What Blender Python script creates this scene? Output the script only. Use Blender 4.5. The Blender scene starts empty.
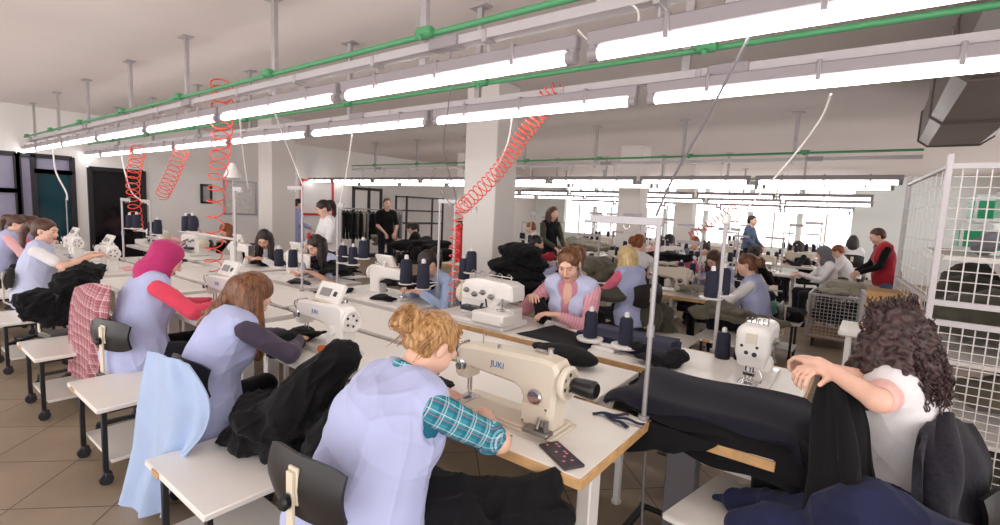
import bpy, bmesh, math, random
import numpy as np
from mathutils import Vector, Matrix, Euler
random.seed(7); RNG = np.random.default_rng(7)
S = bpy.context.scene; COL = S.collection
PI = math.pi
V = Vector
# ---------------------------------------------------------------- camera solve (two horizontal vanishing points of the benches)
F, CX, CY, EYE = 490.0, 500.0, 262.5, 1.68
_a = V((-145 - CX, -(180 - CY), -F)).normalized(); _b = V((877 - CX, -(226 - CY), -F)).normalized()
_X = -_a; _Z = _X.cross(_b).normalized(); _Y = _Z.cross(_X)
ROT = Matrix((_X, _Y, _Z)); CAM = V((0, 0, EYE))
def ray(px, py): return ROT @ V((px - CX, -(py - CY), -F))
def atz(px, py, z):
    d = ray(px, py); return CAM + d * ((z - EYE) / d.z)
def aty(px, py, y):
    d = ray(px, py); return CAM + d * (y / d.y)
def atx(px, py, x):
    d = ray(px, py); return CAM + d * (x / d.x)
cd = bpy.data.cameras.new('camera'); cam = bpy.data.objects.new('camera', cd); COL.objects.link(cam)
cd.sensor_width = 36; cd.lens = F / 1000 * 36; cd.clip_start = .02; cd.clip_end = 200
cam.matrix_world = Matrix.Translation(CAM) @ ROT.to_4x4(); S.camera = cam
S.view_settings.view_transform = 'Standard'; S.view_settings.look = 'None'; S.view_settings.gamma = 1
S.view_settings.use_curve_mapping = False; S.view_settings.exposure = 0.0
# ---------------------------------------------------------------- materials
def lin(c): return tuple(((x / 12.92) if x <= .04045 else ((x + .055) / 1.055) ** 2.4) for x in c)
M = {}
def mat(name, col, rough=.5, metal=0., vary=0., vscale=6., bump=0., bscale=60., sheen=0., coat=0., spec=.5):
    if isinstance(col, str): col = tuple(int(col[i:i + 2], 16) / 255 for i in (0, 2, 4))
    m = bpy.data.materials.new(name); m.use_nodes = True; nt = m.node_tree; b = nt.nodes['Principled BSDF']
    c = lin(col); b.inputs['Base Color'].default_value = (*c, 1); b.inputs['Roughness'].default_value = rough
    b.inputs['Metallic'].default_value = metal; b.inputs['Specular IOR Level'].default_value = spec
    if sheen: b.inputs['Sheen Weight'].default_value = sheen; b.inputs['Sheen Roughness'].default_value = .5
    if coat: b.inputs['Coat Weight'].default_value = coat
    tc = nt.nodes.new('ShaderNodeTexCoord')
    if vary:
        n = nt.nodes.new('ShaderNodeTexNoise'); n.inputs['Scale'].default_value = vscale; n.inputs['Detail'].default_value = 5
        nt.links.new(tc.outputs['Object'], n.inputs['Vector'])
        r = nt.nodes.new('ShaderNodeValToRGB'); nt.links.new(n.outputs['Fac'], r.inputs['Fac'])
        r.color_ramp.elements[0].position = .3; r.color_ramp.elements[1].position = .7
        r.color_ramp.elements[0].color = (*[x * (1 - vary) for x in c], 1); r.color_ramp.elements[1].color = (*[min(1, x * (1 + vary)) for x in c], 1)
        nt.links.new(r.outputs['Color'], b.inputs['Base Color'])
    if bump:
        n2 = nt.nodes.new('ShaderNodeTexNoise'); n2.inputs['Scale'].default_value = bscale; n2.inputs['Detail'].default_value = 4
        nt.links.new(tc.outputs['Object'], n2.inputs['Vector'])
        bp = nt.nodes.new('ShaderNodeBump'); bp.inputs['Strength'].default_value = bump; bp.inputs['Distance'].default_value = .01
        nt.links.new(n2.outputs['Fac'], bp.inputs['Height']); nt.links.new(bp.outputs['Normal'], b.inputs['Normal'])
    M[name] = m; return m
def emit(name, col, strength):
    m = bpy.data.materials.new(name); m.use_nodes = True; b = m.node_tree.nodes['Principled BSDF']
    b.inputs['Base Color'].default_value = (.8, .8, .8, 1); b.inputs['Emission Color'].default_value = (*lin(col), 1)
    b.inputs['Emission Strength'].default_value = strength; M[name] = m; return m
# ---------------------------------------------------------------- mesh builder
class MB:
    def __init__(s): s.v = []; s.f = []; s.m = []
    def add(s, vs, fs, mi=0, mw=None):
        o = len(s.v)
        s.v += [tuple(mw @ V(v)) for v in vs] if mw is not None else [tuple(v) for v in vs]
        s.f += [tuple(i + o for i in f) for f in fs]; s.m += [mi] * len(fs); return s
    def box(s, c, size, rot=None, ch=.003, mi=0):
        hx, hy, hz = [x / 2 for x in size]; ch = min(ch, hx * .49, hy * .49, hz * .49); vs = []; ix = {}
        for sx in (-1, 1):
            for sy in (-1, 1):
                for sz in (-1, 1):
                    k = (sx, sy, sz)
                    ix[k] = len(vs)
                    vs += [(sx * hx, sy * (hy - ch), sz * (hz - ch)), (sx * (hx - ch), sy * hy, sz * (hz - ch)), (sx * (hx - ch), sy * (hy - ch), sz * hz)]
        fs = []
        def q(l, sgn): fs.append(tuple(l) if sgn > 0 else tuple(reversed(l)))
        for sg in (-1, 1):
            q([ix[(sg, -1, -1)], ix[(sg, 1, -1)], ix[(sg, 1, 1)], ix[(sg, -1, 1)]], sg)
            q([ix[(-1, sg, -1)] + 1, ix[(-1, sg, 1)] + 1, ix[(1, sg, 1)] + 1, ix[(1, sg, -1)] + 1], sg)
            q([ix[(-1, -1, sg)] + 2, ix[(1, -1, sg)] + 2, ix[(1, 1, sg)] + 2, ix[(-1, 1, sg)] + 2], sg)
        for s1 in (-1, 1):
            for s2 in (-1, 1):
                q([ix[(s1, s2, -1)], ix[(s1, s2, -1)] + 1, ix[(s1, s2, 1)] + 1, ix[(s1, s2, 1)]], s1 * s2)
                q([ix[(s1, -1, s2)] + 2, ix[(s1, -1, s2)], ix[(s1, 1, s2)], ix[(s1, 1, s2)] + 2][::1], s1 * s2 * 1)
                q([ix[(-1, s1, s2)] + 1, ix[(-1, s1, s2)] + 2, ix[(1, s1, s2)] + 2, ix[(1, s1, s2)] + 1], s1 * s2)
        for k, i in ix.items(): q([i, i + 1, i + 2], k[0] * k[1] * k[2])
        mw = Matrix.Translation(V(c)) @ (rot.to_4x4() if rot is not None else Matrix.Identity(4))
        return s.add(vs, fs, mi, mw)
    def tube(s, pts, r, seg=8, mi=0, caps=True, closed=False):
        pts = [V(p) for p in pts]; n = len(pts); rr = r if isinstance(r, (list, tuple)) else [r] * n
        vs = []; fs = []; up = None
        for i, p in enumerate(pts):
            a = pts[(i - 1) % n] if (closed or i > 0) else p; b = pts[(i + 1) % n] if (closed or i < n - 1) else p
            t = (b - a).normalized()
            if up is None: up = t.orthogonal().normalized()
            else:
                up = up - t * up.dot(t); up = up.normalized() if up.length > 1e-6 else t.orthogonal().normalized()
            w = t.cross(up)
            for j in range(seg):
                an = 2 * PI * j / seg; vs.append(p + (up * math.cos(an) + w * math.sin(an)) * rr[i])
        for i in range(n if closed else n - 1):
            k = (i + 1) % n
            for j in range(seg):
                l = (j + 1) % seg; fs.append((i * seg + j, i * seg + l, k * seg + l, k * seg + j))
        if caps and not closed: fs += [tuple(reversed(range(seg))), tuple(range((n - 1) * seg, n * seg))]
        return s.add(vs, fs, mi)
    def cyl(s, a, b, r, r2=None, seg=16, mi=0): return s.tube([a, b], [r, r if r2 is None else r2], seg, mi)
    def bar(s, a, b, w, h, mi=0, ch=.002, up=(0, 0, 1)):
        a = V(a); b = V(b); t = (b - a); L = t.length; t = t / L; u = V(up); u = (u - t * u.dot(t))
        u = u.normalized() if u.length > 1e-4 else t.orthogonal().normalized(); w_ = u.cross(t)
        return s.box((a + b) / 2, (L, w, h), Matrix((t, w_, u)).transposed(), ch, mi)
    def lathe(s, prof, c=(0, 0, 0), axis=(0, 0, 1), seg=20, mi=0):
        ax = V(axis).normalized(); u = ax.orthogonal().normalized(); w = ax.cross(u); vs = []; fs = []; n = len(prof)
        for r, h in prof:
            for j in range(seg):
                an = 2 * PI * j / seg; vs.append(V(c) + ax * h + (u * math.cos(an) + w * math.sin(an)) * max(r, 1e-4))
        for i in range(n - 1):
            for j in range(seg):
                l = (j + 1) % seg; fs.append((i * seg + j, i * seg + l, (i + 1) * seg + l, (i + 1) * seg + j))
        fs += [tuple(reversed(range(seg))), tuple(range((n - 1) * seg, n * seg))]
        return s.add(vs, fs, mi)
    def ball(s, c, r, mi=0, seg=14, rings=9):
        r = r if isinstance(r, (tuple, list)) else (r, r, r); vs = []; fs = []
        for i in range(rings + 1):
            th = PI * i / rings
            for j in range(seg):
                ph = 2 * PI * j / seg; vs.append((c[0] + r[0] * math.sin(th) * math.cos(ph), c[1] + r[1] * math.sin(th) * math.sin(ph), c[2] + r[2] * math.cos(th)))
        for i in range(rings):
            for j in range(seg):
                l = (j + 1) % seg; fs.append((i * seg + j, (i + 1) * seg + j, (i + 1) * seg + l, i * seg + l))
        return s.add(vs, fs, mi)
    def prism(s, outline, d, mw, mi=0, ch=0.):
        """outline in local xy, extruded d along local z (centred), optional chamfer"""
        n = len(outline); o = [V((p[0], p[1])) for p in outline]
        ar = sum(o[i].x * o[(i + 1) % n].y - o[(i + 1) % n].x * o[i].y for i in range(n))
        if ar < 0: o = o[::-1]
        def inset(k):
            r = []
            for i in range(n):
                e1 = (o[i] - o[i - 1]).normalized(); e2 = (o[(i + 1) % n] - o[i]).normalized()
                nn = V((-e1.y - e2.y, e1.x + e2.x)); L = nn.length
                r.append(o[i] + (nn / L * k / max(.5, L / 2) if L > 1e-5 else V((0, 0))))
            return r
        lay = [(inset(ch), -d / 2), (o, -d / 2 + ch), (o, d / 2 - ch), (inset(ch), d / 2)] if ch else [(o, -d / 2), (o, d / 2)]
        vs = [(p.x, p.y, z) for l, z in lay for p in l]; fs = []
        for i in range(len(lay) - 1):
            for j in range(n):
                l = (j + 1) % n; fs.append((i * n + j, i * n + l, (i + 1) * n + l, (i + 1) * n + j))
        fs += [tuple(reversed(range(n))), tuple(range((len(lay) - 1) * n, len(lay) * n))]
        return s.add(vs, fs, mi, mw)
    def grid(s, fn, nu, nv, mi=0, thick=0., closed_u=False):
        """sheet fn(u,v)->point, thickened both ways"""
        P = [[V(fn(i / (nu - 1), j / (nv - 1))) for j in range(nv)] for i in range(nu)]
        if not thick:
            vs = [p for r in P for p in r]
            fs = [(i * nv + j, (i + 1) * nv + j, (i + 1) * nv + j + 1, i * nv + j + 1) for i in range(nu - 1) for j in range(nv - 1)]
            return s.add(vs, fs, mi)
        A = []; B = []
        for i in range(nu):
            for j in range(nv):
                du = P[min(i + 1, nu - 1)][j] - P[max(i - 1, 0)][j]; dv = P[i][min(j + 1, nv - 1)] - P[i][max(j - 1, 0)]
                nn = du.cross(dv); nn = nn.normalized() if nn.length > 1e-9 else V((0, 0, 1))
                A.append(P[i][j] + nn * thick / 2); B.append(P[i][j] - nn * thick / 2)
        N = nu * nv; vs = A + B; fs = []
        for i in range(nu - 1):
            for j in range(nv - 1):
                a, b, c, d = i * nv + j, (i + 1) * nv + j, (i + 1) * nv + j + 1, i * nv + j + 1
                fs.append((a, b, c, d)); fs.append((N + d, N + c, N + b, N + a))
        rim = [(i, 0) for i in range(nu)] + [(nu - 1, j) for j in range(1, nv)] + [(i, nv - 1) for i in range(nu - 2, -1, -1)] + [(0, j) for j in range(nv - 2, 0, -1)]
        rim = [i * nv + j for i, j in rim]
        for k in range(len(rim)):
            a, b = rim[k], rim[(k + 1) % len(rim)]; fs.append((b, a, N + a, N + b))
        return s.add(vs, fs, mi)
    def build(s, name, mats, parent=None, smooth=38, loc=None, rotz=0.):
        me = bpy.data.meshes.new(name); me.from_pydata(s.v, [], s.f)
        if not isinstance(mats, (list, tuple)): mats = [mats]
        for m in mats: me.materials.append(M[m] if isinstance(m, str) else m)
        if len(mats) > 1: me.polygons.foreach_set('material_index', s.m)
        me.update()
        if smooth:
            me.polygons.foreach_set('use_smooth', [True] * len(me.polygons))
            me.set_sharp_from_angle(angle=math.radians(smooth))
        o = bpy.data.objects.new(name, me); COL.objects.link(o)
        if parent is not None: o.parent = parent
        if loc is not None: o.location = loc
        if rotz: o.rotation_euler.z = rotz
        return o
def tag(o, label, cat, group=None, kind=None):
    if len(label.split()) > 16: print('LONG LABEL', label)
    o['label'] = label; o['category'] = cat
    if group: o['group'] = group
    if kind: o['kind'] = kind
    return o
def thing(name, label, cat, loc=(0, 0, 0), rz=0., group=None):
    o = bpy.data.objects.new(name, None); o.empty_display_size = .1; COL.objects.link(o); o.location = loc; o.rotation_euler = (0, 0, rz)
    return tag(o, label, cat, group)
def struct(o): o['kind'] = 'structure'; return o
def copy_tree(o, parent=None):
    c = o.copy(); COL.objects.link(c)
    if parent is not None: c.parent = parent
    for ch in list(o.children): copy_tree(ch, c)
    return c
def dup(o, loc, rz, label, group=None, scale=None):
    c = copy_tree(o); c.location = loc; c.rotation_euler = (0, 0, rz); c['label'] = label
    if len(label.split()) > 16: print('LONG LABEL', label)
    if group: c['group'] = group
    if scale: c.scale = (scale,) * 3
    return c
def text(name, body, size, m, parent, mw, extr=.0006):
    cu = bpy.data.curves.new(name, 'FONT'); cu.body = body; cu.size = size; cu.extrude = extr; cu.align_x = 'CENTER'; cu.align_y = 'CENTER'
    t = bpy.data.objects.new(name, cu); COL.objects.link(t)
    me = bpy.data.meshes.new_from_object(t.evaluated_get(bpy.context.evaluated_depsgraph_get())); bpy.data.objects.remove(t)
    me.materials.clear(); me.materials.append(M[m]); o = bpy.data.objects.new(name, me); COL.objects.link(o); o.parent = parent; o.matrix_local = mw
    return o
# ---------------------------------------------------------------- signed-distance modelling for bodies and cloth
class SDF:
    def __init__(s): s.ops = []
    def cap(s, a, b, ra, rb=None, k=.02, flat=None): s.ops.append(('c', V(a), V(b), ra, ra if rb is None else rb, k, flat)); return s
    def ell(s, c, r, rot=None, k=.02, sub=False): s.ops.append(('e', V(c), V(r), rot, None, k, sub)); return s
    def box(s, c, h, rot=None, rnd=.01, k=.01, sub=False): s.ops.append(('b', V(c), V(h), rot, rnd, k, sub)); return s
    def eval(s, h, inflate=0.):
        lo = []; hi = []
        for o in s.ops:
            if o[0] == 'c':
                R = max(o[3], o[4]); lo.append([min(o[1][i], o[2][i]) - R for i in range(3)]); hi.append([max(o[1][i], o[2][i]) + R for i in range(3)])
            elif not o[6]:
                R = max(o[2]) if o[0] == 'e' else o[2].length; lo.append([o[1][i] - R for i in range(3)]); hi.append([o[1][i] + R for i in range(3)])
        lo = np.min(lo, 0) - .03 - inflate; hi = np.max(hi, 0) + .03 + inflate
        n = np.ceil((hi - lo) / h).astype(int) + 1; D = np.full(n, .06, np.float32)
        for o in s.ops:
            k = o[5]; mg = k + .03 + inflate
            if o[0] == 'c':
                R = max(o[3], o[4]) + mg; l = np.array([min(o[1][i], o[2][i]) for i in range(3)]) - R; u = np.array([max(o[1][i], o[2][i]) for i in range(3)]) + R
            else:
                R = (max(o[2]) if o[0] == 'e' else o[2].length) + mg; l = np.array(o[1]) - R; u = np.array(o[1]) + R
            i0 = np.clip(np.floor((l - lo) / h).astype(int), 0, n); i1 = np.clip(np.ceil((u - lo) / h).astype(int) + 1, 0, n)
            if (i1 <= i0).any(): continue
            sl = tuple(slice(a, b) for a, b in zip(i0, i1))
            gx, gy, gz = [(lo[i] + h * np.arange(i0[i], i1[i])).astype(np.float32) for i in range(3)]
            X, Y, Z = gx[:, None, None], gy[None, :, None], gz[None, None, :]
            if o[0] == 'c':
                a, b = o[1], o[2]; ab = b - a; L2 = max(ab.length_squared, 1e-9)
                t = np.clip(((X - a.x) * ab.x + (Y - a.y) * ab.y + (Z - a.z) * ab.z) / L2, 0, 1)
                dx, dy, dz = X - a.x - t * ab.x, Y - a.y - t * ab.y, Z - a.z - t * ab.z
                d = np.sqrt(dx * dx + dy * dy + dz * dz) - (o[3] + (o[4] - o[3]) * t)
            else:
                x, y, z = X - o[1].x, Y - o[1].y, Z - o[1].z
                if o[3] is not None:
                    m = o[3].transposed(); x, y, z = [m[i][0] * x + m[i][1] * y + m[i][2] * z for i in range(3)]
                r = o[2]
                if o[0] == 'e':
                    k0 = np.sqrt((x / r.x) ** 2 + (y / r.y) ** 2 + (z / r.z) ** 2); k1 = np.sqrt((x / r.x ** 2) ** 2 + (y / r.y ** 2) ** 2 + (z / r.z ** 2) ** 2)
                    d = k0 * (k0 - 1) / np.maximum(k1, 1e-6)
                else:
                    q = [np.abs(w) - (e - o[4]) for w, e in zip((x, y, z), r)]
                    d = np.sqrt(sum(np.maximum(w, 0) ** 2 for w in q)) + np.minimum(np.maximum(np.maximum(q[0], q[1]), q[2]), 0) - o[4]
            cur = D[sl]; sub = o[0] != 'c' and o[6]
            if sub:
                hh = np.clip(.5 - .5 * (cur + d) / k, 0, 1); D[sl] = cur * (1 - hh) - d * hh + k * hh * (1 - hh)
            else:
                hh = np.clip(.5 + .5 * (cur - d) / k, 0, 1); D[sl] = cur * (1 - hh) + d * hh - k * hh * (1 - hh)
        return D - inflate, lo
def nets(D, lo, h):
    s = D < 0; c = np.zeros(tuple(n - 1 for n in D.shape), np.int8); nx, ny, nz = c.shape
    cor = [(i, j, k) for i in (0, 1) for j in (0, 1) for k in (0, 1)]
    for i, j, k in cor: c += s[i:i + nx, j:j + ny, k:k + nz]
    act = (c > 0) & (c < 8); ids = np.argwhere(act); idx = np.full(c.shape, -1, np.int32); idx[act] = np.arange(len(ids))
    pos = np.zeros((len(ids), 3)); cnt = np.zeros(len(ids)); I = ids.T
    for a in cor:
        for ax in range(3):
            if a[ax]: continue
            b = list(a); b[ax] = 1
            da = D[I[0] + a[0], I[1] + a[1], I[2] + a[2]]; db = D[I[0] + b[0], I[1] + b[1], I[2] + b[2]]
            m = (da < 0) != (db < 0); t = np.where(m, da / np.where(m, da - db, 1), 0)
            p = np.array(a, float)[None] + t[:, None] * (np.array(b) - np.array(a))[None]; pos[m] += p[m]; cnt[m] += 1
    vs = lo + (ids + pos / cnt[:, None]) * h; fs = []
    for ax in range(3):
        u, w = (ax + 1) % 3, (ax + 2) % 3
        sa = [slice(None)] * 3; sb = [slice(None)] * 3; sa[ax] = slice(0, -1); sb[ax] = slice(1, None)
        x = s[tuple(sa)] != s[tuple(sb)]; e = np.argwhere(x); e = e[(e[:, u] > 0) & (e[:, w] > 0) & (e[:, u] < D.shape[u] - 1) & (e[:, w] < D.shape[w] - 1)]
        ins = s[e[:, 0], e[:, 1], e[:, 2]]
        def g(du, dw):
            q = e.copy(); q[:, u] -= du; q[:, w] -= dw; return idx[q[:, 0], q[:, 1], q[:, 2]]
        quad = np.stack([g(1, 1), g(0, 1), g(0, 0), g(1, 0)], 1)
        quad = np.where(ins[:, None], quad, quad[:, ::-1]); fs.append(quad)
    return vs, np.concatenate(fs)
def waves(P, n, f0, f1, seed, aniso=(1, 1, 1)):
    r = np.random.default_rng(seed); out = np.zeros(len(P))
    for i in range(n):
        d = r.normal(size=3) * np.array(aniso); d /= np.linalg.norm(d); f = r.uniform(f0, f1)
        out += np.sin(P @ d * f + r.uniform(0, 6.28) + 1.3 * np.sin(P @ r.normal(size=3) * f * .35 + r.uniform(0, 6)))
    return out / math.sqrt(n)
def creases(P, n, f0, f1, seed, aniso=(1, 1, 1)):
    r = np.random.default_rng(seed); out = np.zeros(len(P))
    for i in range(n):
        d = r.normal(size=3) * np.array(aniso); d /= np.linalg.norm(d); f = r.uniform(f0, f1); e = r.normal(size=3); e2 = r.normal(size=3)
        ph = P @ d * f + 1.8 * np.sin(P @ e * f * .3 + r.uniform(0, 6)); m = .5 + .5 * np.sin(P @ e2 * f * .45 + r.uniform(0, 6))
        out += ((1 - np.abs(np.sin(ph))) ** 2.5 - .25) * m
    return out / math.sqrt(n)
def mesh_np(name, vs, fs, mats, parent=None, smooth=True, mi=None):
    me = bpy.data.meshes.new(name); n = len(fs)
    me.vertices.add(len(vs)); me.vertices.foreach_set('co', np.asarray(vs, np.float32).ravel())
    me.loops.add(n * 4); me.loops.foreach_set('vertex_index', np.asarray(fs, np.int32).ravel())
    me.polygons.add(n); me.polygons.foreach_set('loop_start', np.arange(n, dtype=np.int32) * 4)
    if not isinstance(mats, (list, tuple)): mats = [mats]
    for m in mats: me.materials.append(M[m] if isinstance(m, str) else m)
    if mi is not None: me.polygons.foreach_set('material_index', np.asarray(mi, np.int32))
    me.polygons.foreach_set('use_smooth', np.ones(n, bool)); me.update(calc_edges=True); me.validate()
    o = bpy.data.objects.new(name, me); COL.objects.link(o)
    if parent is not None: o.parent = parent
    return o
def vnormals(vs, fs):
    a, b, c, d = [vs[fs[:, i]] for i in range(4)]; n = np.cross(c - a, d - b); N = np.zeros_like(vs)
    for i in range(4): np.add.at(N, fs[:, i], n)
    return N / np.maximum(np.linalg.norm(N, axis=1), 1e-12)[:, None]
def relax(vs, fs, it=1, lam=.5):
    e = np.concatenate([fs[:, [0, 1]], fs[:, [1, 2]], fs[:, [2, 3]], fs[:, [3, 0]]])
    for _ in range(it):
        s = np.zeros_like(vs); c = np.zeros(len(vs)); np.add.at(s, e[:, 0], vs[e[:, 1]]); np.add.at(c, e[:, 0], 1); np.add.at(s, e[:, 1], vs[e[:, 0]]); np.add.at(c, e[:, 1], 1)
        vs = vs * (1 - lam) + s / c[:, None] * lam
    return vs
def blob(name, sdf, h, mats, parent=None, fold=0., ff=(20, 45), seed=1, aniso=(1, 1, 1), inflate=0., it=1, post=None, attr=None, crease=0., cf=(10, 30)):
    D, lo = sdf.eval(h, inflate); vs, fs = nets(D, lo, h); vs = relax(vs, fs, it)
    if fold: vs = vs + vnormals(vs, fs) * (waves(vs, 6, ff[0], ff[1], seed, aniso) * fold)[:, None]
    if crease: vs = vs + vnormals(vs, fs) * (creases(vs, 9, cf[0], cf[1], seed + 50, aniso) * crease)[:, None]
    if post is not None: vs = post(vs, fs)
    o = mesh_np(name, vs, fs, mats, parent)
    if attr is not None:
        for k, val in attr(vs).items():
            a = o.data.attributes.new(k, 'FLOAT', 'POINT'); a.data.foreach_set('value', np.asarray(val, np.float32))
    return o
# ================================================================ materials of the place
mat('plaster', 'dcd3d0', .85, vary=.03, vscale=.8); mat('wall_paint', 'e8e4e2', .8, vary=.03, vscale=.7); mat('pillar_paint', 'dcd6d2', .7, vary=.03, vscale=1.2)
mat('far_paint', 'e9efee', .8); mat('frame_dark', '1d1a1f', .5); mat('curtain', '9a96ae', .8, vary=.08, vscale=3); mat('door_glass', '133c46', .12, vary=.1, vscale=2)
mat('dark_glass', '17161c', .1); mat('teal_glass', '3fb4b4', .2); mat('steel', 'a7a3a6', .4, .6); mat('galv', 'b4aeb0', .45, .5, vary=.08, vscale=12); mat('rail_white', 'b9b3b5', .45)
mat('pipe_green', '4f9a69', .4); mat('batten', '968e93', .4); mat('black_steel', '17161a', .45); mat('black_plastic', '121115', .35); mat('grey_plastic', '6d6a70', .5)
mat('white_paint', 'e6e1de', .4); mat('white_laminate', 'ebe6df', .32, vary=.02, vscale=4); mat('shelf_laminate', 'd9d3cd', .45, vary=.03); mat('ply_edge', 'c49a68', .55, vary=.18, vscale=14)
mat('red_hose', 'e8503c', .35); mat('cable_white', 'e6e1de', .5); mat('cable_grey', '6f6b70', .5); mat('red_paint', 'c8202c', .4); mat('duct', '7d736e', .45, .35, vary=.08, vscale=3)
mat('caster', '2a282c', .5); mat('chrome', 'c9c6c8', .18, 1.); mat('cream_steel', 'd8cdb8', .4); mat('wood', 'b88a55', .5, vary=.2, vscale=9); mat('card', 'b88f5c', .8, vary=.05)
emit('tube_glow', (1, .985, .97), 12.0)
m = bpy.data.materials.new('window_glass'); m.use_nodes = True; nt = m.node_tree; nt.nodes.clear()
o = nt.nodes.new('ShaderNodeOutputMaterial'); t = nt.nodes.new('ShaderNodeBsdfTransparent'); g = nt.nodes.new('ShaderNodeBsdfGlossy'); g.inputs['Roughness'].default_value = .05
x = nt.nodes.new('ShaderNodeMixShader'); x.inputs[0].default_value = .06; nt.links.new(t.outputs[0], x.inputs[1]); nt.links.new(g.outputs[0], x.inputs[2]); nt.links.new(x.outputs[0], o.inputs[0]); M['window_glass'] = m
# floor: worn stone slabs with dark joints and spots
m = mat('floor_slabs', '9a8874', .5, vary=.16, vscale=1.6); nt = m.node_tree; b = nt.nodes['Principled BSDF']
src = b.inputs['Base Color'].links[0].from_socket; tc = nt.nodes['Texture Coordinate']
mp = nt.nodes.new('ShaderNodeMapping'); mp.inputs['Rotation'].default_value = (0, 0, math.radians(-45)); mp.inputs['Location'].default_value = (.17, .28, 0)
br = nt.nodes.new('ShaderNodeTexBrick'); br.offset = 0; br.inputs['Scale'].default_value = 1; br.inputs['Mortar Size'].default_value = .004; br.inputs['Brick Width'].default_value = .5; br.inputs['Row Height'].default_value = .5
br.inputs['Color1'].default_value = (1, 1, 1, 1); br.inputs['Color2'].default_value = (.9, .89, .87, 1); br.inputs['Mortar'].default_value = (.3, .28, .26, 1)
mx = nt.nodes.new('ShaderNodeMix'); mx.data_type = 'RGBA'; mx.blend_type = 'MULTIPLY'; mx.inputs['Factor'].default_value = 1
nt.links.new(tc.outputs['Object'], mp.inputs['Vector']); nt.links.new(mp.outputs['Vector'], br.inputs['Vector']); nt.links.new(src, mx.inputs['A']); nt.links.new(br.outputs['Color'], mx.inputs['B'])
vo = nt.nodes.new('ShaderNodeTexVoronoi'); vo.inputs['Scale'].default_value = 2.3; nt.links.new(tc.outputs['Object'], vo.inputs['Vector'])
rp = nt.nodes.new('ShaderNodeValToRGB'); rp.color_ramp.elements[0].position = .035; rp.color_ramp.elements[1].position = .06; rp.color_ramp.elements[0].color = (.35, .33, .31, 1); rp.color_ramp.elements[1].color = (1, 1, 1, 1)
nt.links.new(vo.outputs['Distance'], rp.inputs['Fac']); my = nt.nodes.new('ShaderNodeMix'); my.data_type = 'RGBA'; my.blend_type = 'MULTIPLY'; my.inputs['Factor'].default_value = .8
nt.links.new(mx.outputs['Result'], my.inputs['A']); nt.links.new(rp.outputs['Color'], my.inputs['B']); nt.links.new(my.outputs['Result'], b.inputs['Base Color'])
# ================================================================ setting
ZC = 3.17; XL = -12.5; YB = 19.0; XR = 2.6
struct(MB().box((-5, 8.5, -.05), (18, 23, .1)).build('floor', 'floor_slabs'))
struct(MB().box((-5, 8.5, ZC + .1), (18, 23, .2)).build('ceiling', 'plaster'))
# left wall with openings for two glazed fronts and a door
mb = MB()
for y0, y1, z0, z1 in ((-3, .2, 0, ZC), (.2, 2.62, 2.32, ZC), (2.62, 2.8, 0, ZC), (2.8, 3.78, 2.16, ZC), (3.78, YB, 0, ZC)):
    mb.box((XL - .1, (y0 + y1) / 2, (z0 + z1) / 2), (.2, y1 - y0, z1 - z0), ch=0.0005)
struct(mb.build('wall_left', 'wall_paint'))
mb = MB()
for y0, y1, z0, z1 in ((3, 9, 0, ZC), (9, 18, 0, .85), (9, 18, 2.75, ZC), (18, YB, 0, ZC), (11.9, 12.1, .85, 2.75), (14.9, 15.1, .85, 2.75)): mb.box((XR + .1, (y0 + y1) / 2, (z0 + z1) / 2), (.2, y1 - y0, z1 - z0), ch=.0005)
struct(mb.build('wall_right', 'wall_paint'))
def front(name, y0, y1, z1, panes):
    r = bpy.data.objects.new(name, None); COL.objects.link(r); struct(r); r.location = (XL, 0, 0)
    f = MB()
    for y in sorted({p[0] for p in panes} | {p[1] for p in panes}): f.box((0, y, z1 / 2), (.1, .08, z1))
    for a, b_, c, d, mm in panes:
        for z in (c, d): f.box((0, (a + b_) / 2, z), (.1, b_ - a, .08))
    f.build('window_frame', 'frame_dark', r)
    for a, b_, c, d, mm in panes: MB().box((-.02, (a + b_) / 2, (c + d) / 2), (.015, b_ - a, d - c), ch=.001).build('window_pane', mm, r)
front('window_1', .2, 1.82, 2.3, [(.24, 1.8, .04, 1.62, 'curtain'), (.24, 1.8, 1.62, 2.28, 'curtain')])
front('door_1', 1.8, 2.6, 2.3, [(1.82, 2.02, .04, 2.28, 'curtain'), (2.02, 2.58, .04, 2.0, 'door_glass'), (2.02, 2.58, 2.0, 2.28, 'curtain')])
front('window_2', 2.8, 3.78, 2.14, [(2.84, 3.74, .04, 2.12, 'dark_glass')])
# back wall: a ribbon of tall windows, then plain wall towards the corner
wins = [(-11.0 + 1.5 * i, -11.0 + 1.5 * i + 1.38) for i in range(7)]
mb = MB(); zs, zt = .75, 2.95
def wb(x0, x1, z0, z1): mb.box(((x0 + x1) / 2, YB + .12, (z0 + z1) / 2), (x1 - x0, .24, z1 - z0), ch=.0005)
wb(XL, XR, 0, zs); wb(XL, XR, zt, ZC); ed = [XL] + [e for w in wins for e in w] + [XR]
for i in range(0, len(ed), 2): wb(ed[i], ed[i + 1], zs, zt)
struct(mb.build('wall_back', 'far_paint'))
for i, (a, b_) in enumerate(wins):
    r = bpy.data.objects.new('window_%d' % (i + 3), None); COL.objects.link(r); struct(r); r.location = ((a + b_) / 2, YB + .1, zs); w = b_ - a; hh = zt - zs
    f = MB()
    for x in (-w / 2, 0, w / 2): f.box((x, 0, hh / 2), (.05, .06, hh))
    for z in (.03, hh * .7, hh - .03): f.box((0, 0, z), (w, .06, .05))
    f.build('window_frame', 'white_paint', r); MB().box((0, 0, hh / 2), (w, .008, hh), ch=.001).build('window_pane', 'window_glass', r)
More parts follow.
